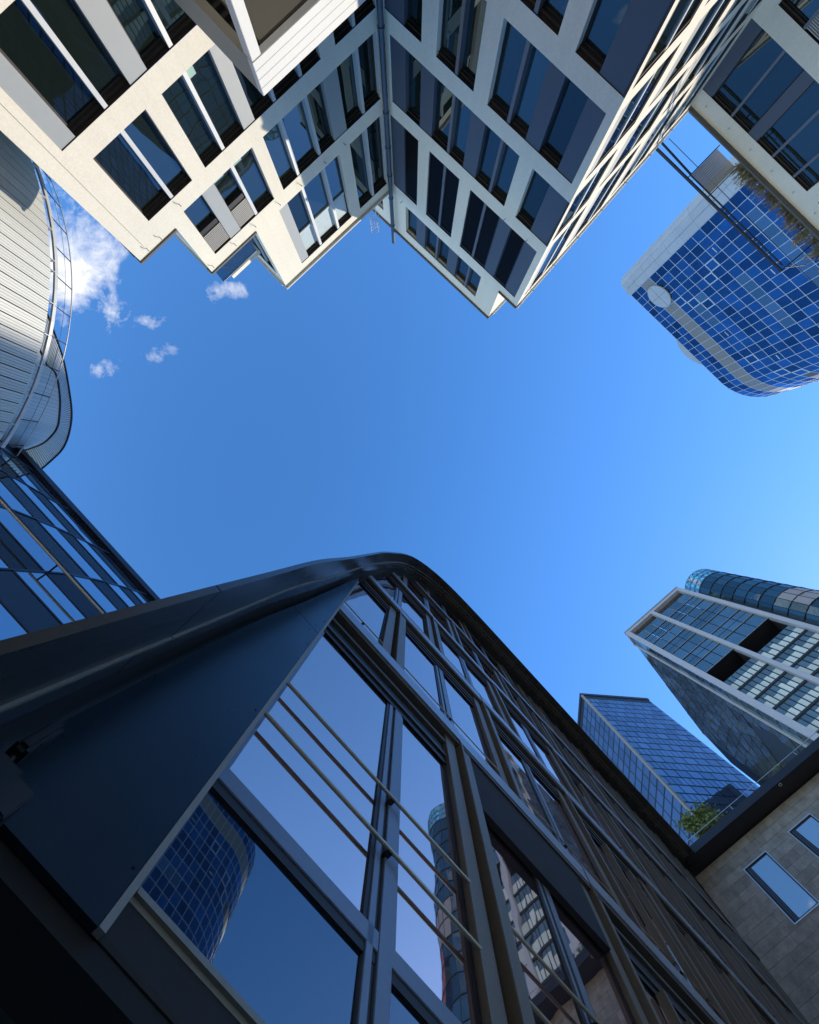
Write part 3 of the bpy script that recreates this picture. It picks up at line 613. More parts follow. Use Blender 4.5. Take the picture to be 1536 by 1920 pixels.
# soffit over the recessed ground floor
pbox('soffit', arch, AR, -.33, 20.9, PW+.04, 1.86, 1.20, 1.262, 'void'); pbox('soffit', arch, AR, -.33, 20.9, 1.86, 5.0, 1.23, 1.30, 'void_green')
pbox('shopfront', arch, AR, -.2, 20.9, 4.6, 4.7, -CZ, 1.22, 'pane_low')
bbox('sill_lip', arch, AR, .33, 21.15, 1.645, 1.84, 1.455, 1.515, 'lip', .02)
b = MB(); P = ((1.665,1.453),(1.84,1.453),(1.84,1.265),(1.60,1.265),(1.60,1.285)); b.prism([AR(.33,n,h) for n,h in P], [AR(20.9,n,h) for n,h in P]); b.build('fascia_board', 'under', arch)
MODW = 2.6
for r in range(5):
    hb = 1.52 if r == 0 else 5.80+3.27*(r-1); ht = 5.49 if r == 0 else hb+3.27-.31
    if r == 4: ht = 18.70
    off = 2.50 if r % 2 == 0 else 1.20
    posts = []; kk = -1
    while True:
        p0 = off+MODW*kk; kk += 1
        if p0 > 20.6: break
        posts.append(p0)
    near = r < 2
    hz = .60 if r == 0 else .42                                           # dark head zone above each pane
    for i, p0 in enumerate(posts):
        s0, s1 = p0+.45, min(posts[i+1] if i+1 < len(posts) else p0+MODW, 21.15)
        s0 = max(s0, .33)
        if s1 <= sc(min(hb+.2,18.6)) or s1-s0 < .25: continue
        if p0 > sc(min(hb+.3,18.6))+.05 and p0 > .2:
            A = [(p0,p0+.185,1.64),(p0+.185,p0+.235,1.72),(p0+.235,p0+.275,1.565),(p0+.275,p0+.45,1.60)]
            for (a,c,n0) in A: cslab('post', arch, a, c, n0, 1.85, hb+.01, ht+.02 if r<4 else 18.66, 'post' if n0 < 1.7 else 'void', .03, bev=.006 if near and i < 3 else 0)
        om = .04
        B = cslab('bay_frame', arch, s0, s1, 1.70, 1.85, ht-hz, ht+.25, 'black', om)
        if B is None: continue
        cslab('head_ledge', B, s0, s1, 1.655, 1.70, ht-.22, ht-.15, 'beam', om); cslab('head_ledge', B, s0, s1, 1.672, 1.70, ht-hz+.10, ht-hz+.15, 'bronze', om); cslab('head_frame', B, s0, s1, 1.685, 1.70, ht-hz-.05, ht-hz, 'black', om)
        mid = 1.60 if (r == 0 and s0 < .4) else (s0+s1)/2
        lo = hb+.02; top = ht-hz-.05
        if r == 0:
            tr = 2.165; cslab('transom_top', B, s0, s1, 1.69, 1.78, tr, tr+.105, 'frame_blue', bev=.004); cslab('transom_groove', B, s0, s1, 1.70, 1.77, tr-.055, tr, 'black'); lo = tr+.105
        single = s1-s0 < 1.3
        for (a, c) in (((s0, s1),) if single else ((s0, mid-.085), (mid+.115, s1))):
            if c-a < .15: continue
            cslab('pane', B, a+.03, c-.035, PG, PG+.02, lo, top, 'pane_up', om)
            cslab('jamb', B, a, a+.03, 1.695, 1.78, lo, top, 'frame_blue' if (r == 0 and s0 < .4) else 'bronze', om); cslab('jamb', B, c-.035, c, 1.70, 1.78, lo, top, 'black', om)
            if r == 0: cslab('lower_pane', B, a+.01, c-.01, PG+.003, PG+.022, hb-.03, tr-.055, 'pane_low')
        for (a, c, m_, n0) in () if single else ((mid-.085,mid-.03,'frame_blue',1.69),(mid-.03,mid+.005,'black',1.705),(mid+.005,mid+.115,'frame_blue',1.685)): cslab('mullion', B, a, c, n0, 1.78, hb-.02, top, m_, om, bev=.004 if near and i < 3 else 0)
        rods = (2.786, 3.286) if r == 0 else (hb+.42,)
        for hh in rods:
            a = max(s0, sc(hh)+.1)
            if a < s1-.2:
                b = MB(); b.tube([AR(a-.01,1.645,hh), AR(s1+.02,1.645,hh)], .015 if r == 0 else .010, 10); R_ = b.build('guard_rod', 'rod', B, smooth=True)
                b = MB(); b.box(AR, mid-.01, mid+.03, 1.638, 1.70, hh-.025, hh+.003); b.build('rod_bracket', 'black', R_)
        if i >= (2 if r == 0 else 3):
            for q in ((.36, .70) if i % 2 else (.3, .52, .8)): cslab('fin', B, s0+(s1-s0)*q-.03, s0+(s1-s0)*q+.03, 1.585, 1.70, hb+.3, top, 'post', om)
        if r < 4:
            e0 = p0+.25 if i or r % 2 else .33; e0 = max(e0, .33); jog = .012*(i % 2)
            e1 = min(p0+.25+MODW-.008, 21.15)
            cslab('sill_strip', arch, e0, e1, PW+jog, 1.63, ht+.03, ht+.31, 'strip', .02, bev=.006 if near and i < 3 else 0)
            cslab('sill_beam', arch, e0+.004, e1-.004, 1.59, 1.72, ht-.035, ht+.03, 'beam', .03)
        if r == 0 and i in (1,3,5,7): cslab('blind_box', arch, s0+.02, s1-.02, 1.615, 1.69, ht-.95, ht-.04, 'void')
for h_ in (1.45,2.6,3.9,4.7,5.9): b = MB(); b.tube([AR(.272,PW-.004,h_),AR(.272,PW+.01,h_)], .006, 8); b.build('bolt', 'void', arch)
for s_,h_ in ((-.2,4.2),(0.,4.2),(.2,4.2),(-.15,4.42),(.05,4.42),(.22,4.42)): b = MB(); b.tube([AR(s_,PW-.003,h_),AR(s_,PW+.01,h_)], .005, 8); b.build('bolt', 'void', arch)
# small housings on the fin
hb1 = thing('junction_box', 'small dark rounded junction box on the inside of the bronze arch band', 'box', tuple(AR(-.27,1.4,1.3)))
b = MB(); b.box(AR,-.298,-.245,1.375,1.46,1.27,1.43); b.build('housing','box',hb1,bevel=.014)
pbox('lid_seam', hb1, AR, -.246,-.2435,1.38,1.455,1.325,1.329,'black')
b = MB(); b.tube([AR(-.27,1.42,1.275),AR(-.262,1.44,1.245),AR(-.25,1.45,1.20),AR(-.235,1.46,1.14)], .013, 8); b.build('cable','black',hb1,smooth=True)
hb2 = thing('floodlight', 'dark ribbed floodlight housing below the junction box beside the blue-black panel', 'lamp', tuple(AR(-.2,1.45,1.1)))
b = MB(); b.box(AR,-.33,-.125,1.36,1.53,1.10,1.20); b.build('housing','box',hb2,bevel=.006)
for q in range(5): pbox('fin', hb2, AR, -.335,-.20,1.365+.02*q,1.372+.02*q,1.196,1.214,'box')
b = MB(); b.tube([AR(-.15,1.535,1.12),AR(-.13,1.555,1.15),AR(-.17,1.56,1.2)], .011, 8); b.build('bracket','black',hb2,smooth=True)

# ================================================================== stone building closing the court
ST = slope_fr(-.848, 1, (1,1)); DS = 21.3
stone = thing('stone_building', 'brown stone-tiled building with black overhanging fascia and tall slit windows', 'building', tuple(ST(5,24,-CZ)))
holes = [(1.05+2.53*k, 2.25+2.53*k, h0, h0+2.33) for k in range(6) for h0 in (15.5, 11.9)]
th_, tw_ = .385, 1.0
rows_ = 28
pbox('backing_wall', stone, ST, -1.4, 26, DS+.05, DS+.4, -CZ, 18.9, 'joint'); pbox('lower_wall', stone, ST, -.86, 26, DS+.005, DS+.05, -CZ, 18.85-rows_*th_, 'stone'); pbox('side_wall', stone, ST, 15.2, 26, DS+.008, DS+.05, 18.85-rows_*th_, 18.85, 'stone')
cnt = 0; rest = MB()
for i in range(rows_):
    h1 = 18.85-i*th_; h0 = h1-th_+.008
    s = -.87-((i*.37) % 1.0)*0 - (.5 if i % 2 else 0)
    while s < 15.2:
        a, c = max(s, -.86), min(s+tw_-.008, 15.19); s += tw_
        if c-a < .05: continue
        pieces = [(a,c,h0,h1-.0)]
        for H in holes:
            new = []
            for (x0,x1,y0,y1) in pieces:
                if x1 <= H[0] or x0 >= H[1] or y1 <= H[2] or y0 >= H[3]: new.append((x0,x1,y0,y1)); continue
                if x0 < H[0]: new.append((x0,H[0],y0,y1))
                if x1 > H[1]: new.append((H[1],x1,y0,y1))
                m0, m1 = max(x0,H[0]), min(x1,H[1])
                if y0 < H[2]: new.append((m0,m1,y0,H[2]))
                if y1 > H[3]: new.append((m0,m1,H[3],y1))
            pieces = new
        for (x0,x1,y0,y1) in pieces:
            if x1-x0 < .03 or y1-y0 < .03: continue
            j = random.uniform(0,.006)
            if i < 20 and x0 < 9.2 and cnt < 290: pbox('stone_tile', stone, ST, x0, x1, DS-.004+j, DS+.05, y0, y1, 'stone'); cnt += 1
            else: rest.box(ST, x0, x1, DS-.004+j, DS+.05, y0, y1)
rest.build('far_stone_tiles', 'stone', stone, kind='stuff')
for (a,c,h0,h1) in holes:
    b = MB(); e = .035
    for q in ((a-e,a,h0-e,h1+e),(c,c+e,h0-e,h1+e),(a,c,h0-e,h0),(a,c,h1,h1+e)): b.box(ST,q[0],q[1],DS-.03,DS+.02,q[2],q[3])
    W = b.build('window', 'alu', stone)
    b = MB(); q = .22
    for z in ((a,a+.05,h0,h1),(c-.05,c,h0,h1),(a+.05,c-.05,h0,h0+.05),(a+.05,c-.05,h1-.05,h1)): b.box(ST,z[0],z[1],DS+.0,DS+.05,z[2],z[3])
    b.box(ST,a+.05,a+.05+q,DS+.01,DS+.05,h0+.05,h1-.05); b.build('frame','black',W)
    for z in (.06,.14): pbox('frame_groove', W, ST, a+.05+z, a+.065+z, DS+.002, DS+.012, h0+.05, h1-.05, 'frame_blue')
    pbox('pane', W, ST, a+.05+q, c-.05, DS+.025, DS+.045, h0+.05, h1-.05, 'stone_glass')
pbox('fascia', stone, ST, -.2, 26, 20.50, 20.72, 18.90, 19.28, 'fascia'); pbox('soffit', stone, ST, -.84, 26, 20.72, DS+.4, 18.90, 18.96, 'fascia'); pbox('corner_soffit', stone, ST, -1.7, -.841, 20.9, 22.0, 18.3, 18.965, 'fascia'); pbox('roof', stone, ST, -.5, 26, 20.6, 30, 19.0, 19.2, 'fascia')
b = MB(); cA = ST(-.2,20.5,18.9); P = []
for t in np.linspace(0, math.pi/2, 7): P.append((.35-.35*math.sin(t)-.2-.30, 20.5-.40+.40*math.cos(t)+.0))
b.prism([ST(s,n,18.90) for s,n in [(-.2,20.5)]+[(-.2-.42*(1-math.sin(t)), 20.5-.42*(1-math.cos(t))) for t in np.linspace(0,math.pi/2,7)][::-1]+[(-.9,20.9),(-.2,20.9)]], [ST(s,n,19.28) for s,n in [(-.2,20.5)]+[(-.2-.42*(1-math.sin(t)), 20.5-.42*(1-math.cos(t))) for t in np.linspace(0,math.pi/2,7)][::-1]+[(-.9,20.9),(-.2,20.9)]]); b.build('fascia_corner','fascia',stone)
b = MB(); nr = 20.27; b.tube([ST(-.5,20.75,19.75), ST(14,20.75,19.75)], .013, 6); rr_ = b.build('roof_rail','alu',stone)
for q in range(3): b = MB(); b.tube([ST(2.6+q*4,20.75,19.2), ST(2.6+q*4,20.75,19.75)], .011, 5); b.build('rail_post','alu',rr_)
b = MB(); b.tube([ST(4.9+.08*math.cos(t),20.6+.06*math.sin(t),18.86) for t in np.linspace(.5,6,9)], .012, 5); b.build('eave_hook','alu',stone)

# ================================================================== towers
def inframe(p, m=8):
    h = p.z-CZ
    if h < 1: return False
    x, y = 768+769*p.x/h, 960+769*p.y/h
    return -m < x < 1536+m and -m < y < 1920+m
# ---- blue gridded tower with a rounded corner
random.seed(3)
BT = slope_fr(.972, 1, (1,-1)); DB, HT = 98.0, 129.6
bt = thing('blue_tower', 'large blue gridded glass tower with rounded corner, grey band and pale oval plate', 'tower', tuple(BT(25,DB+15,-CZ)))
cols = []                                   # (point, tangent) column boundaries in plan
cw = 2.52; S0, S1 = 2.5, 2.5+cw*16
t0 = BT.t.xy; ang0 = math.atan2(t0.y, t0.x); p = BT(S0,DB,0).xy; ang = ang0
path = [(p.copy(), ang)]
for i in range(16): p = p+Vector((math.cos(ang),math.sin(ang)))*cw; path.append((p.copy(), ang))
for i in range(8):
    ang -= math.radians(66)/8; p = p+Vector((math.cos(ang),math.sin(ang)))*cw; path.append((p.copy(), ang))
for i in range(12): p = p+Vector((math.cos(ang),math.sin(ang)))*cw; path.append((p.copy(), ang))
rowsb = [129.6,126.87,124.14,119.82]
while rowsb[-1] > 36: rowsb.append(rowsb[-1]-2.97)
rowsb.append(-CZ)
cells = []
for c in range(len(path)-1):
    P0, P1 = path[c][0], path[c+1][0]; t = (P1-P0).normalized(); n = Vector((-t.y,t.x)); n = n if n.dot(BT.n.xy) > -.2 else -n
    if c == 0: nref = n
    if n.dot(nref) < 0: n = -n
    nref = n; fr = Fr(t, n, P0); fr.w = (P1-P0).length
    for r in range(len(rowsb)-1):
        h1, h0 = rowsb[r], rowsb[r+1]; cells.append((c, r, fr, h0, h1))
stuff = {}; npane = 0
pale = {(c,4+(c//3)%2) for c in range(5,9)} | {(c,9) for c in range(6,13)} | {(c,13) for c in range(2,12)}
openw = {(4,3),(5,4),(6,5),(3,8),(4,7),(17,5),(18,6),(14,4)}
for (c,r,fr,h0,h1) in cells:
    last = r == len(rowsb)-2
    m = 'bt_band' if r == 2 else ('bt2' if (c,r) in pale else 'bt')
    if last: m = 'bt'
    ctr = fr(fr.w/2,0,(h0+h1)/2)
    if inframe(ctr) and not last and npane < 298:
        o = pbox('band_panel' if r == 2 else 'pane', bt, fr, .07, fr.w-.07, 0, .1, h0+.07, h1-.07, m, .008 if r != 2 else 0); npane += r != 2
        if (c,r) in openw:
            b = MB(); a, e = -.02, .22
            for q in ((a,e,h0,h1),(fr.w-e,fr.w-a,h0,h1),(e,fr.w-e,h0,h0+e),(e,fr.w-e,h1-e,h1)): b.box(fr,q[0],q[1],-.12,.02,q[2],q[3])
            b.build('opening_frame', 'btm', o)
        elif r > 2 and (c*7+r*3) % 41 == 0 and r < 14: pbox('blind_edge', o, fr, .5, fr.w-.4, -.02, .0, h0+1.2, h0+1.42, 'blind')
    else: stuff.setdefault(m, MB()).box(fr, .07, fr.w-.07, 0, .1, h0+.07, h1-.07)
for m, b in stuff.items(): b.build('outlying_panes', m, bt, kind='stuff')
for r, h in enumerate(rowsb[:-1]):
    b = MB()
    for c in range(len(path)-1):
        P0, P1 = path[c][0], path[c+1][0]; fr = cells[c*(len(rowsb)-1)][2]; b.box(fr, 0, fr.w, -.06, .11, h-.06, h+.06)
    b.build('transom', 'btm', bt)
for c, (P0, a) in enumerate(path):
    fr = cells[min(c,len(path)-2)*(len(rowsb)-1)][2]; f2 = Fr(fr.t.xy, fr.n.xy, P0); pbox('mullion', bt, f2, -.06, .06, -.07, .1, -CZ, HT, 'btm')
# pale rounded side with panel joints
sp_pts = [BT(2.44,DB-.02,0).xy, BT(.2,DB-.05,0).xy, BT(-1.7,DB+.2,0).xy, BT(-2.9,DB+1.1,0).xy, BT(-3.5,DB+2.6,0).xy, BT(-3.6,DB+5,0).xy, BT(-3.6,DB+14,0).xy]
hh = HT+.3; k = 0
while hh > 50:
    h0 = hh-5.2
    for a, c in zip(sp_pts[:-1], sp_pts[1:]):
        t = (c-a).normalized(); n = Vector((-t.y,t.x)); n = n if n.dot(BT.n.xy) > -.3 and n.dot(BT.t.xy) >= -.01 else -n
        fr = Fr(t, n, a); pbox('side_panel', bt, fr, .03, (c-a).length-.03, 0, .25, h0+.04, hh, 'bt_side')
    hh = h0; k += 1
b = MB(); q = [p for p in sp_pts[::-1]]+[p for p, a in path]+[BT(40,DB+40,0).xy, BT(-3.3,DB+40,0).xy]
cen = sum(q, Vector((0,0)))/len(q); qq = [x+(cen-x).normalized()*.35 for x in q]
b.prism([(x.x,x.y,0) for x in qq], [(x.x,x.y,HT+CZ-.1) for x in qq]); b.build('core', 'gtm', bt)
# oval plate and rooftop disc
b = MB(); P = [BT(8.6+3.9*math.cos(t), DB-.45, 121.9+3.3*math.sin(t)) for t in np.linspace(0,2*math.pi,40)[:-1]]; b.prism(P, [p+BT.n*.3 for p in P]); ov = b.build('oval_plate', 'bt_side', bt)
for a, c in (((8.6-3.8,121.9),(8.6+3.8,121.9)),((8.6,118.7),(8.6,125.1))): b = MB(); b.tube([BT(a[0],DB-.46,a[1]),BT(c[0],DB-.46,c[1])], .05, 4); b.build('plate_joint', 'bt_band', ov)
b = MB(); P = [BT(28.6+9.2*math.cos(t), DB+.9, HT+3.6-9.2+9.2*math.sin(t)) for t in np.linspace(0,2*math.pi,48)[:-1]]; b.prism(P, [p+BT.n*.3 for p in P]); dk = b.build('rooftop_disc', 'bt_side', bt)
# dark recessed strip near the rounded corner
for (c,r,fr,h0,h1) in cells:
    q = fr(fr.w/2,0,(h0+h1)/2); hq = q.z-CZ
    if r == 6 and 19 <= c <= 27: pbox('dark_strip', bt, fr, .04, fr.w-.04, -.08, .02, h0+.2, h1-.1, 'gtm')

# ---- slim blue tower
random.seed(5)
DT, HTT = 60.0, 145.5; T2 = slope_fr(.074, 1, (0,1)); SA, SB2 = 65.4, 89.2
t2 = thing('slim_tower', 'slim blue glass tower with dark roof edge, seen behind the stone building', 'tower', tuple(T2(77,DT+12,-CZ)))
T2b = Fr(T2.n.xy, (-T2.t).xy*-1, T2(SA,DT,0).xy)                          # left face: s runs away from the corner
np2 = 0; rest = {}
nc = 8; cw = (SB2-SA)/nc; rh = 3.0; nr = int((HTT+CZ)/rh)
for face, fr, ncol, off in (('r', Fr(T2.t.xy, T2.n.xy, T2(SA,DT,0).xy), nc, 0), ('l', T2b, 8, 0)):
    for r in range(nr):
        h1 = HTT-r*rh; h0 = h1-rh
        sh = (cw*.5 if (r % 2 and face == 'r') else 0)
        for c in range(ncol + (1 if sh else 0)):
            a, e = max(0, c*cw-sh), min(ncol*cw, (c+1)*cw-sh)
            if e-a < .2: continue
            m = 't2'; ctr = fr((a+e)/2, 0, (h0+h1)/2)
            if inframe(ctr, 0) and r < 22 and np2 < 290 and r > 0: pbox('pane', t2, fr, a+.13, e-.13, 0, .1, h0+.24, h1-.24, m, .005); np2 += 1
            else: rest.setdefault('t2' if r else 't2m', MB()).box(fr, a+.13, e-.13, 0, .1, h0+.24, h1-.24)
for m, b in rest.items(): b.build('outlying_panes', m, t2, kind='stuff')
cen = T2(SA+12,DT+12,0).xy
b = MB(); b.prism([tuple((*T2(s,n,0).xy,0)) for s,n in ((SA+.06,DT+.06),(SB2,DT+.06),(SB2,DT+25),(SA+.06,DT+25))], [tuple((*T2(s,n,0).xy,HTT+CZ+.3)) for s,n in ((SA+.06,DT+.06),(SB2,DT+.06),(SB2,DT+25),(SA+.06,DT+25))]); b.build('core', 't2m', t2)
pbox('corner_post', t2, T2, SA-.25, SA+.35, DT-.2, DT+.4, -CZ, HTT, 'gt_edge')
for c in range(1, nc*2):
    pbox('fin', t2, T2, SA+c*cw/2-.03, SA+c*cw/2+.03, DT-.06, DT+.05, -CZ, HTT-3, 't2m') if c % 2 == 0 else None
pbox('roof_edge', t2, T2, SA-.3, SB2+.1, DT-.25, DT+.3, HTT-.9, HTT+.4, 't2m'); pbox('roof_edge', t2, T2, SA-.31, SA+.2, DT+.3, DT+25, HTT-.9, HTT+.4, 't2m')

# ---- green glass tower with pale frame and glazed cylinder
random.seed(9)
G1 = slope_fr(-.88, 1, (1,1)); DG, HG = 60.0, 104.4; K1, KM, K2_ = 20.8, 29.2, 38.3
gt_ = thing('green_tower', 'tall green-grey glass tower with pale frame beams, dark open storeys and a glazed cylinder', 'tower', tuple(G1(30,DG+12,-CZ)))
for s0, s1 in ((K1,K1+1.05),(KM-.35,KM+.5),(K2_-.6,K2_+.3)): bbox('frame_beam', gt_, G1, s0, s1, DG-.6, DG+.4, -CZ, HG, 'gt_beam', .03)
pbox('frame_head', gt_, G1, K1, K2_+.3, DG-.55, DG+.35, HG-.9, HG-.02, 'gt_beam'); pbox('frame_top', gt_, G1, K1-.02, K2_+.32, DG-.62, DG+2.2, HG, HG+.5, 'gt_edge')
bays = [(K1+1.05,KM-.35),(KM+.5,K2_-.6)]
rh = 3.4; top = 101.4; VOID = [(78.2,71.5),(77.6,72.6)]; b0 = []
for bi, (a, e) in enumerate(bays):
    pbox('roof_gap_back', gt_, G1, a, e, DG+1.6, DG+1.8, top, HG-.9, 'gt_beam')
    h1 = top; r = 0
    while h1-rh > VOID[bi][0]-.9:
        for c in range(3):
            w_ = (e-a)/3; pbox('pane', gt_, G1, a+c*w_+.07, a+(c+1)*w_-.07, DG, DG+.1, h1-rh+.09, h1-.09, 'gt', .006)
        pbox('transom', gt_, G1, a, e, DG-.12, DG+.1, h1-rh-.07, h1-rh+.07, 'gtm'); pbox('transom_edge', gt_, G1, a, e, DG-.16, DG-.12, h1-rh-.03, h1-rh+.03, 'gt_beam')
        if r % 2: pbox('half_transom', gt_, G1, a, e, DG-.03, DG+.05, h1-rh*.5-.04, h1-rh*.5+.04, 'gtm')
        h1 -= rh; r += 1
    hv = h1
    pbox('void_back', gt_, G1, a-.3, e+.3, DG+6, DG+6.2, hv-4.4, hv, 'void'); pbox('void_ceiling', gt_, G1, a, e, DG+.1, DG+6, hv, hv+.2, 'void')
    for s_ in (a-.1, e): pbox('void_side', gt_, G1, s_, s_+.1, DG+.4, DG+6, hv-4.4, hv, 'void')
    h1 = hv-4.1
    while h1-rh > 3:
        vis = inframe(G1((a+e)/2, DG, h1-rh/2), 60); nc7 = 7; w_ = (e-a)/nc7
        for c in range(nc7):
            x0, x1 = a+c*w_+.04, a+(c+1)*w_-.04
            if vis:
                o = pbox('pane', gt_, G1, x0, x1, DG+.1, DG+.12, h1-rh+.3, h1-.05, 'gt_low', .005); pbox('blind', o, G1, x0+.05, x1-.05, DG+.06, DG+.09, h1-rh+.35, h1-rh+.35+random.choice((1.5,1.5,1.3,2.2)), 'blind')
            else: rest2 = None
        if not vis: pbox('pane_row', gt_, G1, a+.04, e-.04, DG+.1, DG+.12, h1-rh+.3, h1-.05, 'gt_low')
        pbox('floor_slot', gt_, G1, a, e, DG-.05, DG+.2, h1-rh-.1, h1-rh+.28, 'gtm')
        for c in range(1, nc7):
            if vis: pbox('fin', gt_, G1, a+c*w_-.035, a+c*w_+.035, DG-.08, DG+.1, h1-rh+.28, h1-.1, 'gtm')
        h1 -= rh
# chamfered side strip and grazing flank
A0 = G1(K1,DG-.2,0).xy; K3 = Vector((542*HG/769, 410*HG/769)); A1 = A0 + (K3-A0).normalized()*2.6 + G1.n.xy*-.0
fr = Fr((A1-A0).normalized(), G1.n.xy, A0)
tS = (K3-A0).normalized(); nS = Vector((-tS.y,tS.x)); nS = nS if nS.dot(Vector((1,-.2))) > 0 else -nS
FS = Fr(tS, nS, A0); LS = (K3-A0).length
h1 = HG-1.5; r = 0
while h1-rh > 2:
    x = .1; c = 0
    if inframe(FS(4,0,h1-rh/2), 40):
        pbox('strip_pane', gt_, FS, .12, 2.6, .0, .1, h1-rh+.1, h1-.1, 'gt' if h1 > 75 else 'gt_low', .004)
        x = 2.9 + (1.1 if r % 2 else 0)
        while x < LS-.3:
            x1 = min(x+3.0, LS); 
            if not (5 < x < LS-9 and r > 8): pbox('flank_pane', gt_, FS, x+.06, x1-.06, 0, .1, h1-rh+.12, h1-.12, 'gt_side', .012)
            x = x1
    else: pbox('flank_panes', gt_, FS, .1, LS, 0, .1, h1-rh+.12, h1-.12, 'gt_side')
    h1 -= rh; r += 1
pbox('edge_trim', gt_, FS, 2.62, 2.85, -.35, .2, -CZ, HG-1, 'gt_beam'); pbox('edge_trim', gt_, FS, -.05, 2.85, -.3, .15, HG-1.4, HG-1.0, 'gt_beam')
for h0, h1 in ((55.0,55.5),(44.5,45.2),(36,36.6)): pbox('ledge', gt_, FS, 4, LS-7, -.9, .3, h0, h1, 'gt_beam')
b = MB(); pts = [G1(K1+.2,DG+.35,0).xy, G1(K2_+.2,DG+.35,0).xy, G1(K2_+.2,DG+30,0).xy, K3+Vector((8,8)), K3+nS*.25, A0+tS*.4+nS*.3]
cut_h = 72
# solid core, leaving the open storeys free
in2 = [G1(K1+.6,DG+6.3,0).xy, G1(K2_+.2,DG+6.3,0).xy, G1(K2_+.2,DG+30,0).xy, K3+Vector((8,8)), K3+nS*.3, A0+tS*6.5+nS*.4]
b.prism([(p.x,p.y,0) for p in in2], [(p.x,p.y,HG+CZ-.4) for p in in2]); b.build('core', 'gtm', gt_)
pbox('flank_backing', gt_, FS, .1, LS, .12, .3, -CZ, HG-1.2, 'gtm')
# glazed cylinder with an open green lattice crown
HCY = 108.0; kc = HCY/769; cc = Vector((554*kc, 144*kc)); rcy = 37*kc
cyl = MB(); ang0 = math.atan2(-cc.y,-cc.x)
def cp(r, t, h): return Vector((cc.x+r*math.cos(t), cc.y+r*math.sin(t), h+CZ))
nseg = 20; dt = 2*math.pi/nseg; npan = 0; rest = MB(); hcr = 102.6; rows_c = int((hcr+CZ)/3.4)
ck = gt_
for r in range(rows_c):
    h1 = hcr-r*3.4; h0 = h1-3.4
    for q in range(nseg):
        a0, a1 = q*dt, (q+1)*dt
        if math.cos((a0+a1)/2-ang0) < -.35: continue
        P0, P1 = cp(rcy,a0,0).xy, cp(rcy,a1,0).xy; t = (P1-P0).normalized(); f_ = Fr(t, (cc-(P0+P1)/2).normalized(), P0); wd = (P1-P0).length
        rel_ = (q*dt-ang0+math.pi) % (2*math.pi)-math.pi
        m = 'cylg'
        if 6 <= r <= 7 and .15 < rel_ < 1.1: m = 'cylp'
        if r > 7 and .72 < rel_ < 1.12: m = 'red'
        if inframe(cp(rcy,a0,h0), 150) and npan < 290: pbox('cylinder_pane', gt_, f_, .05, wd-.05, 0, .08, h0+.08, h1-.08, m, .01); npan += 1
        else: (rest if m == 'cylg' else stuff.setdefault('red2', MB())).box(f_, .05, wd-.05, 0, .08, h0+.08, h1-.08)
rest.build('outlying_cylinder_panes', 'cylg', gt_, kind='stuff')
if 'red2' in stuff: stuff['red2'].build('red_cylinder_strip', 'red', gt_, kind='stuff')
b = MB()
for r in range(rows_c+1):
    h = hcr-r*3.4
    for q in range(nseg*2): b.tube([cp(rcy+.03,q*dt/2,h), cp(rcy+.03,(q+1)*dt/2,h)], .08, 4, False)
b.build('cylinder_rings', 'gtm', gt_)
b = MB()
for q in range(nseg): b.tube([cp(rcy+.02,q*dt,-CZ), cp(rcy+.02,q*dt,hcr)], .06, 4, False)
b.build('cylinder_mullions', 'gtm', gt_)
b = MB(); b.tube([(cc.x,cc.y,0),(cc.x,cc.y,hcr+CZ)], rcy-.25, 24); b.build('cylinder_core', 'gtm', gt_)
b = MB(); nl = 26
for q in range(nl):
    a = 2*math.pi*q/nl
    b.tube([cp(rcy,a,hcr), cp(rcy,a+2*math.pi/nl*2.5,HCY)], .07, 4, False); b.tube([cp(rcy,a,hcr), cp(rcy,a-2*math.pi/nl*2.5,HCY)], .07, 4, False)
for h in (hcr+.2, hcr+1.9, hcr+3.6, HCY): 
    for q in range(40): b.tube([cp(rcy,q*math.pi/20,h), cp(rcy,(q+1)*math.pi/20,h)], .08, 4, False)
b.build('crown_lattice', 'lattice', gt_)
b = MB()
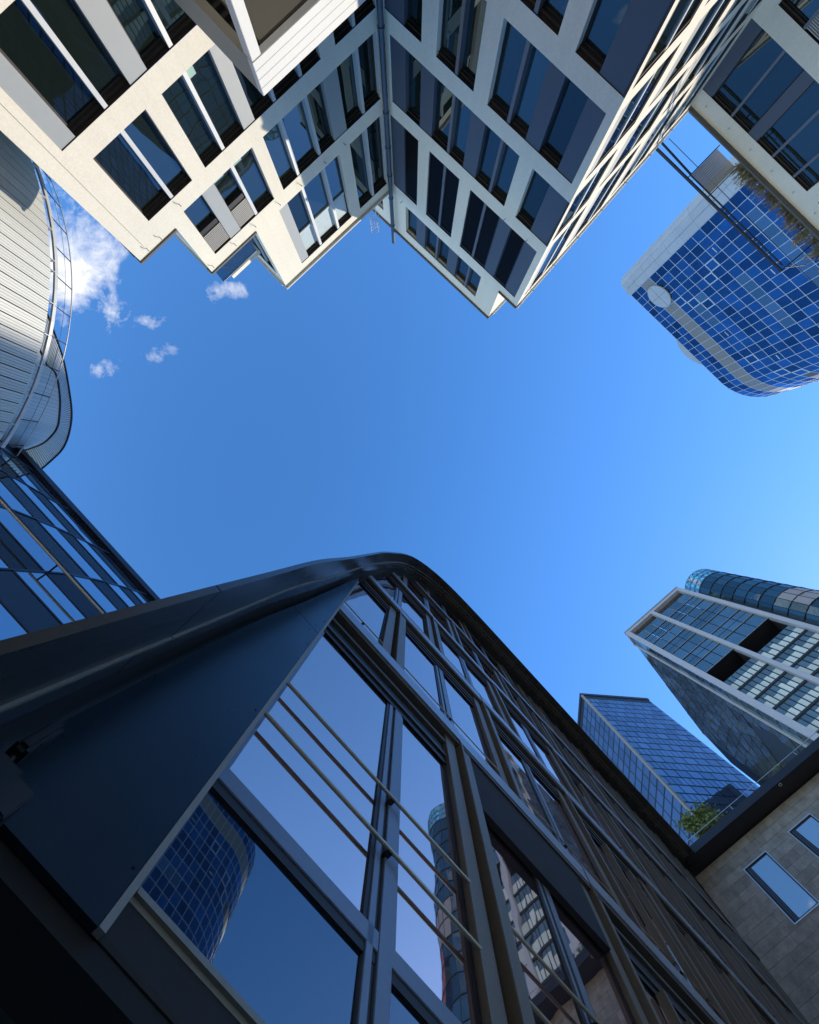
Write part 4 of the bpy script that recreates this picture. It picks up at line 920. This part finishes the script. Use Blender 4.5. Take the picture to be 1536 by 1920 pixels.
for q in range(40): b.quad(cp(rcy-.1,q*math.pi/20,hcr),cp(rcy-.1,(q+1)*math.pi/20,hcr),cp(rcy-.1,(q+1)*math.pi/20,HCY),cp(rcy-.1,q*math.pi/20,HCY))
b.build('crown_glass', 'latglass', gt_)
pbox('link_wall', gt_, G1, K2_+.25, cc.dot(G1.t.xy)-1, DG+3, DG+9, -CZ, HG-2, 'gtm')

# ================================================================== plants
def tree(name, label, base, hgt, rad, nleaf, lsize, seed, crown_h=.5, group=None):
    random.seed(seed); T = thing(name, label, 'tree', tuple(base), group); base = Vector(base); top = base+Vector((0,0,hgt))
    tr = MB(); tr.tube([base, base+Vector((.05,.02,hgt*.35)), base+Vector((-.03,.05,hgt*.6)), base+Vector((0,0,hgt*.85))], [rad*.09,rad*.075,rad*.055,rad*.02], 8)
    cl = []
    for i in range(16):
        a = random.uniform(0,2*math.pi); r = rad*random.uniform(.3,.95); z = hgt*random.uniform(crown_h,1.0); e = base+Vector((r*math.cos(a), r*math.sin(a), z)); cl.append(e)
        st = base+Vector((0,0,hgt*random.uniform(.35,.7))); tr.tube([st, st.lerp(e,.5)+Vector((0,0,.1*rad)), e], [rad*.035,rad*.022,rad*.008], 5)
    tr.build('trunk', 'bark', T, smooth=True)
    b = MB()
    for i in range(nleaf):
        c = random.choice(cl); d = Vector((random.gauss(0,1),random.gauss(0,1),random.gauss(0,.8)))*rad*.2; p = c+d
        x = Vector((random.uniform(-1,1),random.uniform(-1,1),random.uniform(-.6,.6))).normalized(); y = x.orthogonal().normalized(); y = (y*math.cos(i)+x.cross(y)*math.sin(i)); s = lsize*random.uniform(.6,1.3)
        b.quad(p-x*s, p-y*s*.45, p+x*s, p+y*s*.45)
    b.build('crown', 'leaf', T, kind='stuff'); return T
tb = ST(1.15,23.4,19.2)
tree('roof_tree', 'small leafy green tree on the stone building roof in front of the slim blue tower', tuple(tb), 3.5, 1.15, 4200, .10, 21, .3)
tree('roof_shrub', 'little green shrub at the black roof edge below the green tower', tuple(ST(5.6,21.6,19.2)), 1.1, .45, 300, .06, 22, .3)
